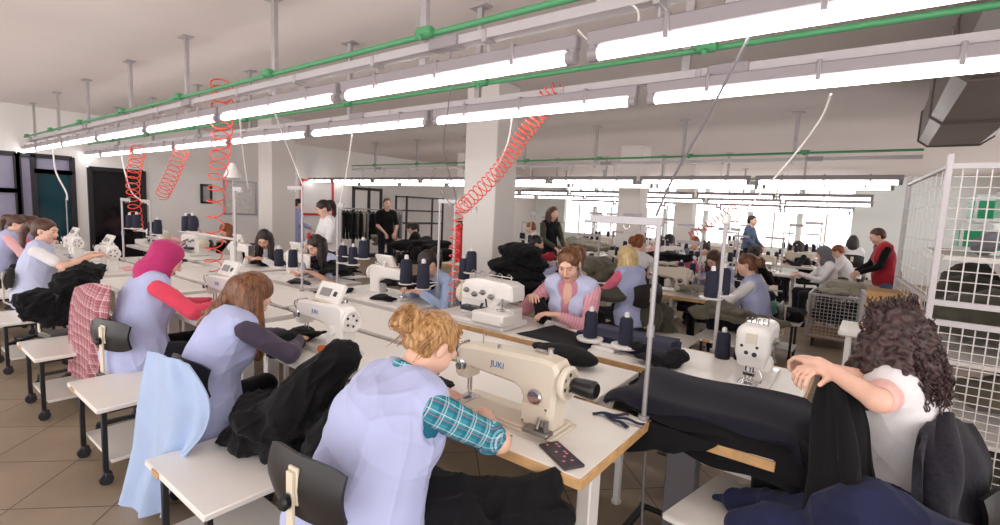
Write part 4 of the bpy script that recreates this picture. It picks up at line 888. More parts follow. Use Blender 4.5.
# ================================================================ cloth
def drape(name, label, cat, P, mt, nu=26, nv=40, fold=.02, nf=5, thick=.008, seed=1, group=None, amp0=.15):
    """hanging sheet: P = rows of control points (top to bottom), each a list of points left to right"""
    R = [[V(p) for p in r] for r in P]
    def ip(l, u):
        k = u * (len(l) - 1); i = min(int(k), len(l) - 2); f = k - i; p0, p1, p2, p3 = l[max(i - 1, 0)], l[i], l[i + 1], l[min(i + 2, len(l) - 1)]
        return .5 * ((2 * p1) + (p2 - p0) * f + (2 * p0 - 5 * p1 + 4 * p2 - p3) * f * f + (3 * p1 - p0 - 3 * p2 + p3) * f ** 3)
    rr = random.Random(seed); ph = rr.uniform(0, 6); ph2 = rr.uniform(0, 6)
    def fn(u, v):
        p = ip([ip(r, u) for r in R], v); q = ip([ip(r, min(1, u + .02)) for r in R], v) - ip([ip(r, max(0, u - .02)) for r in R], v); w_ = ip([ip(r, u) for r in R], min(1, v + .02)) - ip([ip(r, u) for r in R], max(0, v - .02))
        n = q.cross(w_); n = n.normalized() if n.length > 1e-9 else V((0, 1, 0))
        a = fold * (amp0 + (1 - amp0) * v); wv = math.sin(u * nf * 6.28 + ph + 1.2 * math.sin(v * 3 + ph2)) + .5 * math.sin(u * nf * 11 + ph2 - 1.5 * v) + .3 * math.sin(v * 9 + u * 5 + ph)
        return p + n * a * wv
    o = MB().grid(fn, nu, nv, thick=thick).build(name, mt, smooth=60); return tag(o, label, cat, group)
def heap(name, label, cat, c, size, mt, seed=1, n=9, h=.008, crease=.02, cf=(14, 40), zcut=None, group=None, rz=0., flat=.5, k=.03, extra=None, kind=None):
    rr = random.Random(seed); s = SDF(); sx, sy, sz = size; R = Matrix.Rotation(rz, 3, 'Z')
    for i in range(n):
        a = rr.uniform(0, 6.28); d = math.sqrt(rr.random()) * .62; z = rr.uniform(-.45, .35) * (1 - d * .6); p = V(c) + R @ V((d * math.cos(a) * sx, d * math.sin(a) * sy, z * sz))
        s.ell(p, (rr.uniform(.3, .55) * sx, rr.uniform(.3, .55) * sy, rr.uniform(.3, .6) * sz * flat * 1.3), R @ Euler((rr.uniform(-.3, .3), rr.uniform(-.3, .3), rr.uniform(0, 3))).to_matrix(), k=k)
    for e in (extra or []): s.cap(*e, k=.04)
    if zcut is not None: s.box((c[0], c[1], zcut - .5), (3, 3, .5), rnd=.003, k=.006, sub=True)
    def post(vs, fs):
        if zcut is not None: vs[:, 2] = np.maximum(vs[:, 2], zcut + .001)
        return vs
    o = blob(name, s, h, mt, None, crease=crease, cf=cf, seed=seed, post=post, fold=crease * .3, ff=(12, 30)); return tag(o, label, cat, group, kind)
# blue jacket over the second chair
drape('jacket', 'light blue jacket draped over a chair behind the auburn haired woman', 'jacket', [[aty(147, 350, .88), aty(166, 356, .87), aty(190, 364, .88)], [aty(141, 385, .86), aty(170, 392, .83), aty(209, 400, .9)], [aty(134, 430, .84), aty(165, 440, .82), aty(206, 432, .9)], [aty(127, 475, .82), aty(148, 482, .81), aty(180, 468, .84)], [aty(121, 507, .81), aty(140, 514, .8), aty(164, 516, .82)]], 'light_blue', fold=.026, nf=2.6, seed=4, amp0=.3)
# plaid cloth over the empty chair
drape('plaid_shirt', 'red and white plaid shirt hung over a chair left of the pink headscarf', 'shirt', [[aty(76, 287, 1.0), aty(92, 283, .98), aty(110, 286, 1.0)], [aty(71, 305, .97), aty(90, 306, .93), aty(108, 310, .97)], [aty(69, 335, .95), aty(87, 340, .92), aty(104, 345, .95)], [aty(68, 372, .94), aty(84, 380, .92), aty(98, 380, .94)]], 'red_plaid', fold=.012, nf=2.5, seed=2)
# cloth around the nearest women
heap('garment_heap', 'black garment heap spilling over the white side table beside the plaid sleeved woman', 'cloth', (-2.16, 1.16, .62), (.32, .26, .2), 'black_cloth', 3, 11, .007, .035, (12, 30), .487, extra=[((-2.08, 1.2, .72), (-1.94, 1.34, .95), .14, .09), ((-1.84, 1.2, .62), (-1.8, 1.35, .8), .1, .08), ((-2.2, 1.1, .6), (-2.38, 1.02, .53), .08, .04)])
heap('lap_cloth', 'black and navy trousers gathered on the lap of the plaid sleeved woman', 'cloth', (-.9, 1.22, .62), (.3, .24, .15), 'black_cloth', 5, 9, .007, .03, (10, 28), extra=[((-1.2, 1.2, .62), (-.86, 1.38, .62), .11, .09), ((-.95, 1.35, .66), (-.82, 1.42, .73), .06, .05), ((-.86, 1.3, .6), (-.72, 1.4, .3), .09, .07)])
heap('sewn_piece', 'black cloth under the needle of the cream machine', 'cloth', (-1.62, 1.66, .815), (.2, .16, .035), 'black_cloth', 7, 6, .006, .012, (20, 50), .808)
heap('sewn_piece', 'black cloth in the hands of the auburn haired woman', 'cloth', (-2.78, 1.68, .84), (.17, .14, .05), 'black_cloth', 9, 7, .007, .015, (20, 50), .808, extra=[((-2.7, 1.5, .8), (-2.6, 1.38, .6), .1, .12), ((-2.6, 1.36, .7), (-2.3, 1.3, .66), .12, .13)])
heap('sewn_piece', 'black cloth under the hands of the woman in the pink headscarf', 'cloth', (-3.8, 1.68, .84), (.3, .15, .045), 'black_cloth', 12, 7, .009, .015, (20, 50), .782)
hx4 = aty(60, 288, 1.0)
heap('garment_heap', 'jagged black garment heap in the arms of the woman with the ponytail', 'cloth', (hx4.x, 1.0, .72), (.34, .28, .26), 'black_cloth', 13, 14, .012, .06, (14, 34), .487, extra=[((hx4.x + .05, 1.1, .85), (hx4.x - .2, 1.3, .98), .14, .08)])
# the black oblong form on the catching table
s = SDF(); fz = .806
s.cap(aty(538, 347, 2.55) * 1, aty(578, 362, 2.5), .05, .075, k=.03); o_ = aty(560, 352, 2.52)
s = SDF(); s.ell((-1.36, 2.5, fz + .04), (.2, .105, .05), Matrix.Rotation(-.2, 3, 'Z'), k=.03); s.ell((-1.56, 2.55, fz + .025), (.12, .05, .03), Matrix.Rotation(-.35, 3, 'Z'), k=.05); s.box((-1.4, 2.5, fz - .1), (1, 1, .1), rnd=.002, k=.006, sub=True)
tag(blob('cloth_form', s, .006, 'black_cloth', None, crease=.006, cf=(14, 30), seed=4), 'smooth black oblong cloth form lying on the narrow table behind the cream machine', 'cloth')
def flat_cloth(name, label, pts, z, th, mt, seed=1, group=None, wob=.012):
    """flat layer with given corner outline"""
    P = [V((p[0], p[1], 0)) for p in pts]; rr = random.Random(seed); a, b_ = rr.uniform(0, 6), rr.uniform(0, 6)
    def fn(u, v):
        q = (P[0] * (1 - u) + P[1] * u) * (1 - v) + (P[3] * (1 - u) + P[2] * u) * v; e = wob * (math.sin(u * 9 + a) + math.sin(v * 11 + b_))
        return V((q.x + e * .6, q.y + e * .6, z + .35 * wob * (math.sin(u * 7 + b_ + v * 3) + math.sin(v * 8 + a)) + th / 2))
    return tag(MB().grid(fn, 22, 22, thick=th).build(name, mt, smooth=60), label, 'cloth', group)
flat_cloth('cloth_sheet', 'flat black cloth panel lying in front of the woman in the pink shirt', [(-2.0, 2.86), (-1.42, 2.86), (-1.5, 3.16), (-1.95, 3.3)], ZT + .003, .004, 'black_cloth', 3, wob=.004)
for i, (dx, lab) in enumerate(((0, 'upper navy cloth layer behind the two cones by the tall pole'), (.03, 'lower navy cloth layer behind the two cones by the tall pole'))):
    flat_cloth('cloth_sheet', lab, [(-1.62 + dx, 3.1), (-.98 + dx, 2.98), (-1.0, 3.4 + dx), (-1.6, 3.42)], ZT + .035 - i * .03, .03, 'navy_cloth', 5 + i)
cloth_mat('ink_cloth', '121221', vary=.2, sheen=.06)
# long black stack on the little table, sheets falling over both sides
for i in range(5):
    z0 = .775 + .019 * i; o_ = .012 * i; w_ = .02 * (i % 2)
    def fn(u, v, z0=z0, o_=o_, w_=w_, i=i):
        x = -.93 + .84 * u; y = 2.1 + .54 * v + .02 * math.sin(u * 5 + i); z = z0 + .006 * math.sin(u * 8 + i * 2) + .005 * math.sin(v * 9 + u * 4)
        d = max(0, .12 - v) / .12; z -= d ** 2 * (.03 + .02 * (4 - i) + .012 * math.sin(u * 14 + i)); e = max(0, (u - .9) / .1); z -= e ** 2 * (.09 + .03 * (4 - i)); x -= e ** 2 * .03
        l = max(0, (.16 - u) / .16); z -= l ** 2 * (.13 - .02 * i); y += .03 * l
        return V((x + .02 * math.sin(v * 7 + i) + w_, y, z))
    tag(MB().grid(fn, 46, 26, thick=.02).build('cloth_length', 'black_cloth' if i < 4 else 'ink_cloth', smooth=60), ['lowest black length of the long cloth stack at the tall pole', 'second black length from below in the long cloth stack', 'middle black length of the long cloth stack', 'black length just under the top of the long cloth stack', 'top dark navy length of the long cloth stack at the tall pole'][i], 'cloth', 'lengths in the black cloth stack')
drape('cloth_length', 'black cloth hanging down from the pole end of the long stack', 'cloth', [[(-.9, 2.12, .79), (-.7, 2.07, .78), (-.42, 2.06, .775)], [(-.9, 2.06, .7), (-.7, 2.04, .7), (-.45, 2.05, .745)], [(-.88, 2.05, .6), (-.75, 2.04, .64), (-.5, 2.05, .72)]], 'black_cloth', fold=.012, nf=3, seed=8)
heap('folded_garment', 'crumpled black garment on the facing bench left of the tall two needle machine', 'cloth', (-1.0, 2.98, .83), (.24, .13, .07), 'black_cloth', 17, 9, .007, .018, (14, 40), ZT + .001, rz=-.2)
# girl's cloth
drape('held_cloth', 'black cloth held up by the curly haired person', 'cloth', [[aty(826, 376, 2.1), aty(834, 372, 2.08), aty(842, 377, 2.1)], [aty(817, 405, 2.08), aty(838, 400, 2.0), aty(856, 402, 2.1)], [aty(812, 440, 2.05), aty(840, 440, 1.95), aty(866, 432, 2.06)], [aty(810, 480, 2.02), aty(842, 488, 1.92), aty(872, 470, 2.02)], [aty(806, 510, 2.0), aty(842, 520, 1.9), aty(878, 505, 1.98)]], 'black_cloth', fold=.025, nf=2.4, thick=.02, seed=9)
heap('lap_cloth', 'big navy cloth over the lap of the curly haired person and the side table', 'cloth', (.1, 1.98, .71), (.4, .2, .17), 'navy_cloth', 23, 10, .007, .035, (7, 18), None, extra=[((-.05, 1.95, .6), (-.3, 1.95, .54), .11, .06), ((.06, 1.95, .7), (.4, 1.95, .6), .16, .18), ((-.1, 2.05, .6), (-.42, 2.12, .52), .09, .035), ((.0, 2.0, .66), (.12, 2.12, .7), .1, .1)])
drape('cardigan', 'dark woolly cardigan hung over the chair behind the curly haired person', 'cardigan', [[aty(918, 436, 2.12), aty(944, 414, 2.3), aty(966, 426, 2.5)], [aty(914, 460, 2.05), aty(948, 458, 2.12), aty(984, 466, 2.4)], [aty(912, 500, 2.0), aty(952, 503, 2.05), aty(988, 505, 2.36)], [aty(912, 545, 1.98), aty(952, 550, 2.02), aty(990, 550, 2.34)]], 'wool_navy', fold=.025, nf=2.2, thick=.025, seed=6, amp0=.4)
heap('held_cloth', 'black cloth held in both hands by the woman in the pink shirt', 'cloth', aty(544, 309, 3.27), (.09, .06, .2), 'black_cloth', 24, 8, .006, .012, (16, 40))
# small things on the nearest bench
mat('pouch', '3a3236', .5); mat('flower_pink', 'c9718a', .6)
t = thing('phone_pouch', 'flat dark pouch with pink flowers on the front of the nearest bench', 'pouch', (-.84, 1.53, ZT), -.5)
MB().box((0, 0, .006), (.19, .085, .012), ch=.004).build('cover', 'pouch', t)
f = MB()
for i in range(9): f.lathe([(.007, 0), (.005, .0012)], (random.uniform(-.08, .06), random.uniform(-.03, .03), .0118), seg=7)
f.build('flower_print', 'flower_pink', t)
for i, (x, y, a) in enumerate(((-.86, 2.0, .6), (-.82, 1.95, -.4), (-.78, 1.98, .1))):
    tag(MB().grid(lambda u, v, x=x, y=y, a=a: V((x + (u - .5) * .16 * math.cos(a) - (v - .5) * .022 * math.sin(a), y + (u - .5) * .16 * math.sin(a) + (v - .5) * .022 * math.cos(a), ZT + .006 + .008 * math.sin(u * 5 + i) ** 2 + .003 * i)), 12, 3, thick=.003).build('cloth_strip', 'navy_cloth'), 'navy cloth strip beside the handwheel of the cream machine', 'cloth strip', 'navy strips by the handwheel')
t = thing('thread_snips', 'small dark thread snips lying in front of the cream machine', 'snips', (-1.12, 1.5, ZT), .5)
for s_ in (-1, 1): MB().bar((-.05, s_ * .004, .006), (.03, s_ * .009, .006), .008, .006).build('handle', 'maroon', t); MB().bar((.03, s_ * .009, .006), (.065, 0, .006), .006, .003).build('blade', 'chrome', t)
# ================================================================ people farther in
def crowd(px, py, zh, label, face, y=None, **kw):
    p = aty(px, py, y) if y else atz(px, py, zh); lean = kw.get('lean', .3); kw.setdefault('lean', lean); kw.setdefault('h', .012 if p.length < 7 else .016)
    off = .45 * lean + .06; R = Matrix.Rotation(face, 3, 'Z'); r = V((p.x, p.y, 0)) - R @ V((0, off, 0)); st = kw.get('seat', .47) is None
    hz = kw.pop('hz', .88 if not st else 1.05); hy = kw.pop('hy', .42 if not st else .3); hx = kw.pop('hx', .12)
    kw.setdefault('lh', r + R @ V((-hx, hy, hz))); kw.setdefault('rh', r + R @ V((hx, hy, hz)))
    b = person(label, r.x, r.y, face, **kw); w = b.root.matrix_basis @ b.Hc; d = V((p.x - w.x, p.y - w.y, 0)); b.root.location += d
    if not st: q = dup(c2, b.root.location, face, 'swivel chair under the ' + ' '.join(label.split()[:12]).rstrip(','), 'swivel chairs'); q.location.z = 0; q.scale.z = kw.get('seat', .47) / .47
    return b
L_ = 'lavender_pale'
# left end of the nearest row
crowd(18, 231, 1.2, 'person with brown hair tied back at the far left, working beside the glazed front', -.2, lean=.3, side=0, pitch=.5, yaw=-.4, top='pink_pale', sleeve='pink_pale', vest='lavender', hair='hair_brown', style='ponytail', y=1.35)
crowd(34, 239, 1.1, 'person partly hidden behind the ponytail, in a pink sleeved top', -.2, lean=.4, pitch=.6, top='hot_pink', sleeve='hot_pink', vest='lavender', hair='hair_brown', style='ponytail', y=1.55)
a0 = aty(-34, 240, .95); person('person in a red long sleeved top cut off by the left edge of the picture', a0.x, a0.y, -.5, lean=.25, pitch=.4, lh=(a0.x + .3, a0.y + .5, .8), rh=(a0.x + .5, a0.y + .42, .78), top='red_cloth', sleeve='red_cloth', hair='hair_dark', style='ponytail', h=.009)
# women facing us along the second row
bc_ = crowd(316, 237, 1.17, 'person with a dark ponytail and red hair clip, sewing behind the control panel', PI + .25, y=3.2, lean=.3, pitch=.6, yaw=-.1, top=L_, sleeve=L_, sleeve_len=.4, hair='hair_dark', style='long', h=.007)
t = thing('hair_clip', 'red flower clip in dark hair of the woman behind the control panel', 'hair clip', bc_.root.matrix_basis @ (bc_.Hc + bc_.Hm @ V((.03, .0, .13))))
m = MB(); [m.ball((.022 * math.cos(i * 1.25), 0, .022 * math.sin(i * 1.25)), (.02, .014, .02)) for i in range(5)]; m.ball((0, -.01, 0), .014); m.build('petals', 'red_cloth', t)
crowd(264, 232, 1.2, 'person with long black hair and white sleeves bending over beside the far pillar', PI + .5, y=3.3, lean=.4, pitch=.7, yaw=.3, top='white_cloth', sleeve='white_cloth', hair='hair_dark', style='long', h=.008)
crowd(190, 218, 1.25, 'person with black hair working under the small dark wall frame', PI - .3, y=3.8, lean=.15, pitch=.3, yaw=-.3, top='pink_pale', sleeve='pink_pale', hair='hair_dark', style='bob', h=.009)
crowd(226, 240, 1.0, 'person with brown hair stooping behind the tall red coil', PI + .2, y=3.9, lean=.6, pitch=.7, top='black_cloth', sleeve='black_cloth', hair='hair_ginger', style='bob', h=.009)
crowd(428, 257, 1.1, 'person with smooth dark hair looking down behind two thread cones', PI - .1, y=3.25, lean=.4, pitch=.75, top='light_blue', sleeve='light_blue', hair='hair_dark', style='ponytail', h=.007)
# standing behind the second row
crowd(323, 216, 1.5, 'person standing in a white blouse with dark tied hair, behind the red hair clip', PI - .2, seat=None, lean=.05, pitch=.5, top='white_cloth', sleeve='white_cloth', hair='hair_dark', style='ponytail', h=.009, y=4.1)
crowd(299, 207, 1.52, 'person in a lilac smock standing at the edge of the far pillar', -.6, seat=None, lean=.03, pitch=.2, top='lavender_deep', sleeve='lavender_deep', vest='lavender_deep', hair='hair_dark', style='ponytail', y=6.2)
crowd(387, 212, 1.58, 'person in black short sleeves standing by the clothes rail', -PI / 2 - .4, seat=None, lean=.03, pitch=.1, sc=1.06, top='black_cloth', sleeve='black_cloth', sleeve_len=.45, hair='hair_brown', style='cropped', y=7.3)
crowd(411, 234, 1.2, 'person with black hair sitting low among black cloth in the back left', PI / 2 + .5, y=7.4, lean=.3, pitch=.6, top='black_cloth', sleeve='black_cloth', hair='hair_dark', style='ponytail')
crowd(531, 222, 1.38, 'person with brown hair in a white shirt, just right of the big pillar', PI / 2 + .4, lean=.1, pitch=.3, seat=.6, top='white_cloth', sleeve='white_cloth', hair='hair_ginger', style='short', y=8.2)
crowd(537, 236, 1.28, 'person in lavender with short dark hair behind the black garment pile', -.6, lean=.15, pitch=.3, yaw=-.4, top='lavender', sleeve='lavender', vest='lavender', hair='hair_dark', style='short', y=6.0, h=.01)
crowd(553, 213, 1.6, 'person standing in a dark top with a short grey-brown bob, right of the big pillar', -PI / 2 - .3, seat=None, lean=.05, pitch=.2, sc=1.04, top='black_cloth', sleeve='khaki_dark', hair='hair_brown', style='bob', y=7.7)
# middle of the hall
crowd(627, 243, 1.34, 'person with long blonde hair, pink sleeves and lavender vest, seen from behind', PI / 2 - .35, seat=.56, sc=.93, lean=.15, pitch=.4, yaw=.2, top='hot_pink', sleeve='hot_pink', vest='lavender', hair='hair_blonde', style='long', y=4.9, h=.009)
crowd(640, 233, 1.38, 'person with a ginger bun in a white shirt, beyond the long blonde hair', .3, seat=.58, lean=.15, pitch=.3, yaw=-.5, top='white_cloth', sleeve='white_cloth', hair='hair_ginger', style='bun', y=6.2)
crowd(659, 240, 1.2, 'person in a peach top facing us beside the tall grey pole', PI, y=10.0, top='peach', sleeve='peach', hair='hair_dark', style='short')
crowd(669, 237, 1.25, 'person with dark hair in a red top by the slim pillar', PI / 2, y=11, top='red_cloth', sleeve='red_cloth', hair='hair_dark', style='long')
crowd(695, 238, 1.3, 'person with a pale top and orange-brown hair just right of the slim pillar', PI - .2, y=9.6, lean=.1, pitch=.2, top='white_cloth', sleeve='white_cloth', vest='grey_cloth', hair='hair_ginger', style='short')
crowd(706, 241, 1.25, 'person in pale grey with short dark hair, left of the white pole with a cap', PI + .2, y=8.2, top=L_, sleeve=L_, hair='hair_dark', style='short')
crowd(714, 256, 1.18, 'person with dark brown hair over the face, bent behind two navy cones', PI - .4, y=6.9, lean=.4, pitch=.7, top='black_cloth', sleeve='lavender', vest='lavender', hair='hair_brown', style='bob', h=.01)
crowd(747, 261, 1.22, 'person in a lavender vest with hair tied back, facing left at the bench end', PI / 2 + .05, y=5.85, lean=.22, pitch=.25, yaw=.1, top='white_cloth', sleeve='white_cloth', vest='lavender', hair='hair_chestnut', style='bun', h=.0075, hz=.98, hy=.38)
crowd(757, 247, 1.2, 'person in black with dark hair behind the woman at the bench end', -.4, y=8.4, top='black_cloth', sleeve='black_cloth', hair='hair_dark', style='ponytail')
crowd(752, 226, 1.57, 'person in a blue-grey shirt standing before the bright windows', -PI / 2 - .2, seat=None, lean=.02, pitch=.1, sc=1.05, top='blue_grey', sleeve='blue_grey', hair='hair_dark', style='cropped', y=13.1)
crowd(798, 241, 1.2, 'person with curly dark hair working far off under the windows', PI / 2 + .4, y=12.0, top='dark_denim', sleeve='dark_denim', hair='hair_dark', style='bob')
crowd(823, 256, 1.2, 'person in a grey headscarf and white top at the far bench by the wire cart', PI / 2 + .35, y=9.4, lean=.15, pitch=.4, top='white_cloth', sleeve='white_cloth', hair='grey_cloth', style='scarf', hz=.84)
crowd(838, 248, 1.2, 'person with reddish hair behind the grey headscarf', PI / 2, y=11.2, top='white_cloth', sleeve='white_cloth', hair='hair_ginger', style='short')
crowd(853, 240, 1.32, 'person with dark loose hair in a long white coat, turned away by the windows', .1, seat=.6, lean=.05, pitch=0, top='white_cloth', sleeve='white_cloth', vest='white_cloth', pants='white_cloth', hair='hair_dark', style='bob', y=12.6)
crowd(877, 239, 1.48, 'person in a red sleeveless vest over black sleeves, standing by the wire cage', PI / 2 + .25, seat=None, lean=.2, pitch=.55, sc=.98, top='black_cloth', sleeve='black_cloth', vest='red_cloth', hair='hair_brown', style='cropped', y=9.3, h=.011, hz=.98, hy=.34, vest_len=.04, pants='blue_grey')
# ================================================================ benches, machines and stands in the hall
k3 = None
rowsB = [(5.95, [(-1.95, 'nearest bench of the middle hall, its end beside the woman facing left'), (-3.2, 'second bench of the middle hall behind the long blonde hair'), (-4.9, 'bench behind the black garment pile')]),
         (7.9, [(-1.95, ''), (-3.4, ''), (-4.9, ''), (-6.4, '')]), (9.9, [(-1.6, ''), (-3.1, ''), (-5.0, ''), (-6.5, '')]), (11.9, [(-1.2, ''), (-2.7, ''), (-4.2, ''), (-5.7, ''), (-7.2, '')]), (15.2, [(-1.5, ''), (-3.0, ''), (-4.6, ''), (-6.1, '')])]
words = {7.9: 'below the third lamp row', 9.9: 'between the third and fifth lamp rows', 11.9: 'below the fifth lamp row', 15.2: 'nearest the bright windows'}
ordn = ['first from the aisle', 'second from the aisle', 'third from the aisle', 'fourth from the aisle', 'fifth from the aisle']
ks = make_lockstitch('x', 'machine_cream', False, False, logo=False); used = False
for yy, bs in rowsB:
    for i, (x, d_) in enumerate(bs):
        d_ = d_ or 'bench %s, %s' % (words[yy], ordn[i])
        dup(b0 if yy < 6 else b1, (x, yy, 0), 0, 'white ' + d_, 'benches deeper in the hall')
        lab = 'cream sewing machine on the ' + d_.replace('nearest bench of', 'nearest bench in').replace(', its end', '')
        lab = ' '.join(lab.split()[:16])
        if (i + int(yy)) % 3 == 1: dup(o1, (x - .1, yy + .02, ZS), .3 + .6 * (i % 2), lab.replace('cream sewing', 'white overlock'), 'machines deeper in the hall').scale = (1.25, 1.2, 1.1)
        else:
            kk = ks if not used else None
            if kk is None: dup(ks, (x, yy, ZS), 0 if i % 2 else PI, lab, 'machines deeper in the hall')
            else: ks.location = (x, yy, ZS); ks['label'] = lab; ks['group'] = 'machines deeper in the hall'; used = True
st0 = stand(0, 0, ZT, .62, (-.3, 0), .2, [(-.1, .06), (-.24, .06)], 'x', group='thread stands in the hall'); first = True
for yy, bs in rowsB:
    for i, (x, d_) in enumerate(bs):
        dd = d_ or 'bench %s, %s' % (words[yy], ordn[i]); lab = ' '.join(('white thread stand on the ' + dd.replace(', its end beside the woman facing left', '')).split()[:16]); px_ = x + .3 - .1 * (i % 3)
        if first: st0.location = (px_, yy + .22, ZT); st0['label'] = lab; first = False
        else: s_ = dup(st0, (px_, yy + .22, ZT), .3 * (i % 2), lab); s_.scale = (1, 1, 1 + .25 * ((i + int(yy)) % 3))
        sc_ = 1 + (.25 * ((i + int(yy)) % 3) if not (yy < 6 and i == 0) else 0)
        for j, (dx, w_) in enumerate(((-.1, 'right'), (-.24, 'left'))):
            a = .3 * (i % 2); cone(px_ + dx * math.cos(a) - .06 * math.sin(a), yy + .22 + dx * math.sin(a) + .06 * math.cos(a), ZT + .2 * sc_, 'navy thread cone on or beside a white stand on the benches deeper in the hall', group='cones on stands deeper in the hall')
for yy, bs in rowsB[1:]:
    for i, (x, d_) in enumerate(bs):
        dd = ' '.join(('second thread stand on the bench %s, %s' % (words[yy], ordn[i])).split()[:16]); xx = x - .5 + .12 * ((i * 7 + int(yy)) % 3); hs = 1 + .2 * ((i * 2 + int(yy)) % 3)
        dup(st0, (xx, yy + .15, ZT), 2.6, dd).scale = (1, 1, hs)
        for j, (dx, dy) in enumerate(((-.1, .06), (-.24, .06), (.12, -.1))):
            r_ = Matrix.Rotation(2.6, 3, 'Z') @ V((dx, dy, 0)); cone(xx + r_.x, yy + .15 + r_.y, ZT + (.2 * hs if j < 2 else .001), 'navy thread cone on or beside a white stand on the benches deeper in the hall', group='cones on stands deeper in the hall')
# pole with a cap carrying two cones behind the tall white machine
pb = atz(714, 352, ZT); pt = aty(734, 223, pb.y); t = stand(pb.x, pb.y, ZT, pt.z - ZT, (.02, .0), .3, [], 'white pole with a small cap, behind the tall two needle machine', r=.013)
MB().box((0, 0, pt.z - ZT + .02), (.05, .05, .07), ch=.012).build('pole_cap', 'white_paint', t)
q1 = aty(711, 297, pb.y); q2 = aty(722, 294, pb.y + .06); m = MB()
for q in (q1, q2): m.lathe([(.02, -.012), (.075, -.01), (.08, 0), (.02, 0)], (q.x - pb.x, q.y - pb.y, q.z - ZT), seg=20); m.bar((0, 0, q.z - ZT - .01), (q.x - pb.x, q.y - pb.y, q.z - ZT - .01), .02, .01)
m.build('spool_tray', 'white_paint', t)
cone(q1.x, q1.y, q1.z, 'fat navy thread cone on the capped white pole, the one on the left', s=1.25); cone(q2.x, q2.y, q2.z, 'fat navy thread cone on the capped white pole, the one on the right', s=1.25)
q = atz(722, 358, ZT); cone(q.x, q.y, ZT + .001, 'dark thread cone on the bench, left of the tall two needle machine', s=1.2); cone(q.x + .1, q.y + .05, ZT + .001, 'dark thread cone on the bench, close behind the tall two needle machine', s=1.1)
# stands on the facing row with their cones: (pole px, base y px, top px, top y px, arm, cones px)
def row_stand(bx, by, tx, ty, arm, cones, label, s=1.1, names=(), dy=.03):
    b = atz(bx, by, ZT); tp = aty(tx, ty, b.y); t = stand(b.x, b.y, ZT, tp.z - ZT, arm, .2, [], label)
    m = MB(); m.ball((0, 0, .3), .008)
    for i, (cx_, cy_) in enumerate(cones):
        q = aty(cx_, cy_, b.y + dy); m.lathe([(.02, -.012), (.066, -.01), (.07, 0), (.02, 0)], (q.x - b.x, q.y - b.y, q.z - ZT), seg=18); m.bar((0, 0, q.z - ZT - .01), (q.x - b.x, q.y - b.y, q.z - ZT - .01), .02, .008)
        cone(q.x, q.y, q.z, 'navy thread cone ' + names[i], s=s)
    m.build('spool_tray', 'white_paint', t)
row_stand(302, 292, 303, 186, (-.25, 0), [(279, 266), (293, 267)], 'thin white stand left of the red hair clip', 1.25, ('left of the thin stand, nearest the long black hair', 'left of the thin stand, second from it'))
row_stand(337, 290, 339, 203, (.1, 0), [(343, 262), (353, 264), (363, 258)], 'thin white stand right of the red hair clip', 1.2, ('right of the red hair clip, left one of a pair', 'right of the red hair clip, right one of a pair', 'right of the red hair clip, farthest right and highest'))
row_stand(437, 303, 440, 199, (.3, 0), [(406, 283), (423, 288)], 'white stand beside the big pillar', 1.5, ('tall, in front of the dark haired woman looking down, on the left', 'tall, in front of the dark haired woman looking down, on the right'), dy=-.3)
row_stand(452, 306, 456, 205, (.25, 0), [(464, 279), (471, 272)], 'slim white stand beside the big pillar, wound by the red coil', 1.3, ('low right of the wound stand by the big pillar', 'behind right of the wound stand by the big pillar'))
row_stand(236, 288, 237, 187, (.15, 0), [(186, 231), (193, 231)], 'thin white stand below the framed wall board', 1.2, ('left of the tall red coil, first', 'left of the tall red coil, second'))
row_stand(152, 262, 153, 200, (-.3, 0), [(130, 228), (137, 228), (152, 236), (158, 234)], 'white thread frame in front of the dark wall opening', 1.3, ('on the white frame by the dark opening, leftmost', 'on the white frame by the dark opening, second', 'on the white frame by the dark opening, third', 'on the white frame by the dark opening, rightmost'))
row_stand(124, 262, 125, 198, (.3, 0), [], 'white thread pole left in front of the dark wall opening')
row_stand(68, 236, 67, 198, (.1, 0), [], 'white pole with hanging cable in front of the dark teal door')
# ================================================================ cloth in the hall
# cart with the pile of black garments by the big pillar
hp = aty(511, 262, 3.95); t = make_mid('garment_cart', 'white table under the black garment pile, in front of the big pillar', .5, .42, .8); t.location = (hp.x, 4.05, 0)
for i in range(8):
    z = .84 + .066 * i; s = SDF(); rr = random.Random(i); a = rr.uniform(-.4, .4)
    for j in range(4): s.ell((hp.x + rr.uniform(-.14, .14) + .01 * i, 4.0 + rr.uniform(-.08, .08), z + rr.uniform(-.025, .025)), (rr.uniform(.2, .28) * (1 - .04 * i), rr.uniform(.13, .18), rr.uniform(.05, .07)), Matrix.Rotation(a + j, 3, 'Z'), k=.03)
    tag(blob('garment', s, .01, 'black_cloth', None, crease=.035, cf=(14, 36), seed=i), 'black garment in the pile by the big pillar, layer %s from below' % ('one', 'two', 'three', 'four', 'five', 'six', 'seven', 'eight')[i], 'garment', 'black garments piled by the big pillar')
def hp_(px, py, y, size, mt, label, seed, zc=None, **kw):
    c = aty(px, py, y); return heap('cloth_pile', label, 'cloth', c, size, mt, seed, kw.pop('n', 9), kw.pop('h', .013), kw.pop('crease', .03), kw.pop('cf', (10, 26)), zc, **kw)
hp_(338, 266, 3.3, (.5, .16, .1), 'black_cloth', 'black cloth in front of the woman with the red hair clip', 31, ZT)
hp_(262, 262, 3.3, (.3, .14, .08), 'black_cloth', 'black cloth under the hands of the long haired woman', 32, ZT)
hp_(412, 283, 3.2, (.45, .14, .06), 'black_cloth', 'black cloth beside the machine with the bright panel', 33, ZT)
hp_(425, 250, 6.9, (.9, .35, .4), 'black_cloth', 'wide heap of black cloth in the back left, below the clothes rail', 34)
hp_(385, 240, 7.6, (.5, .3, .2), 'olive', 'olive cloth heap beside the clothes rail', 35)
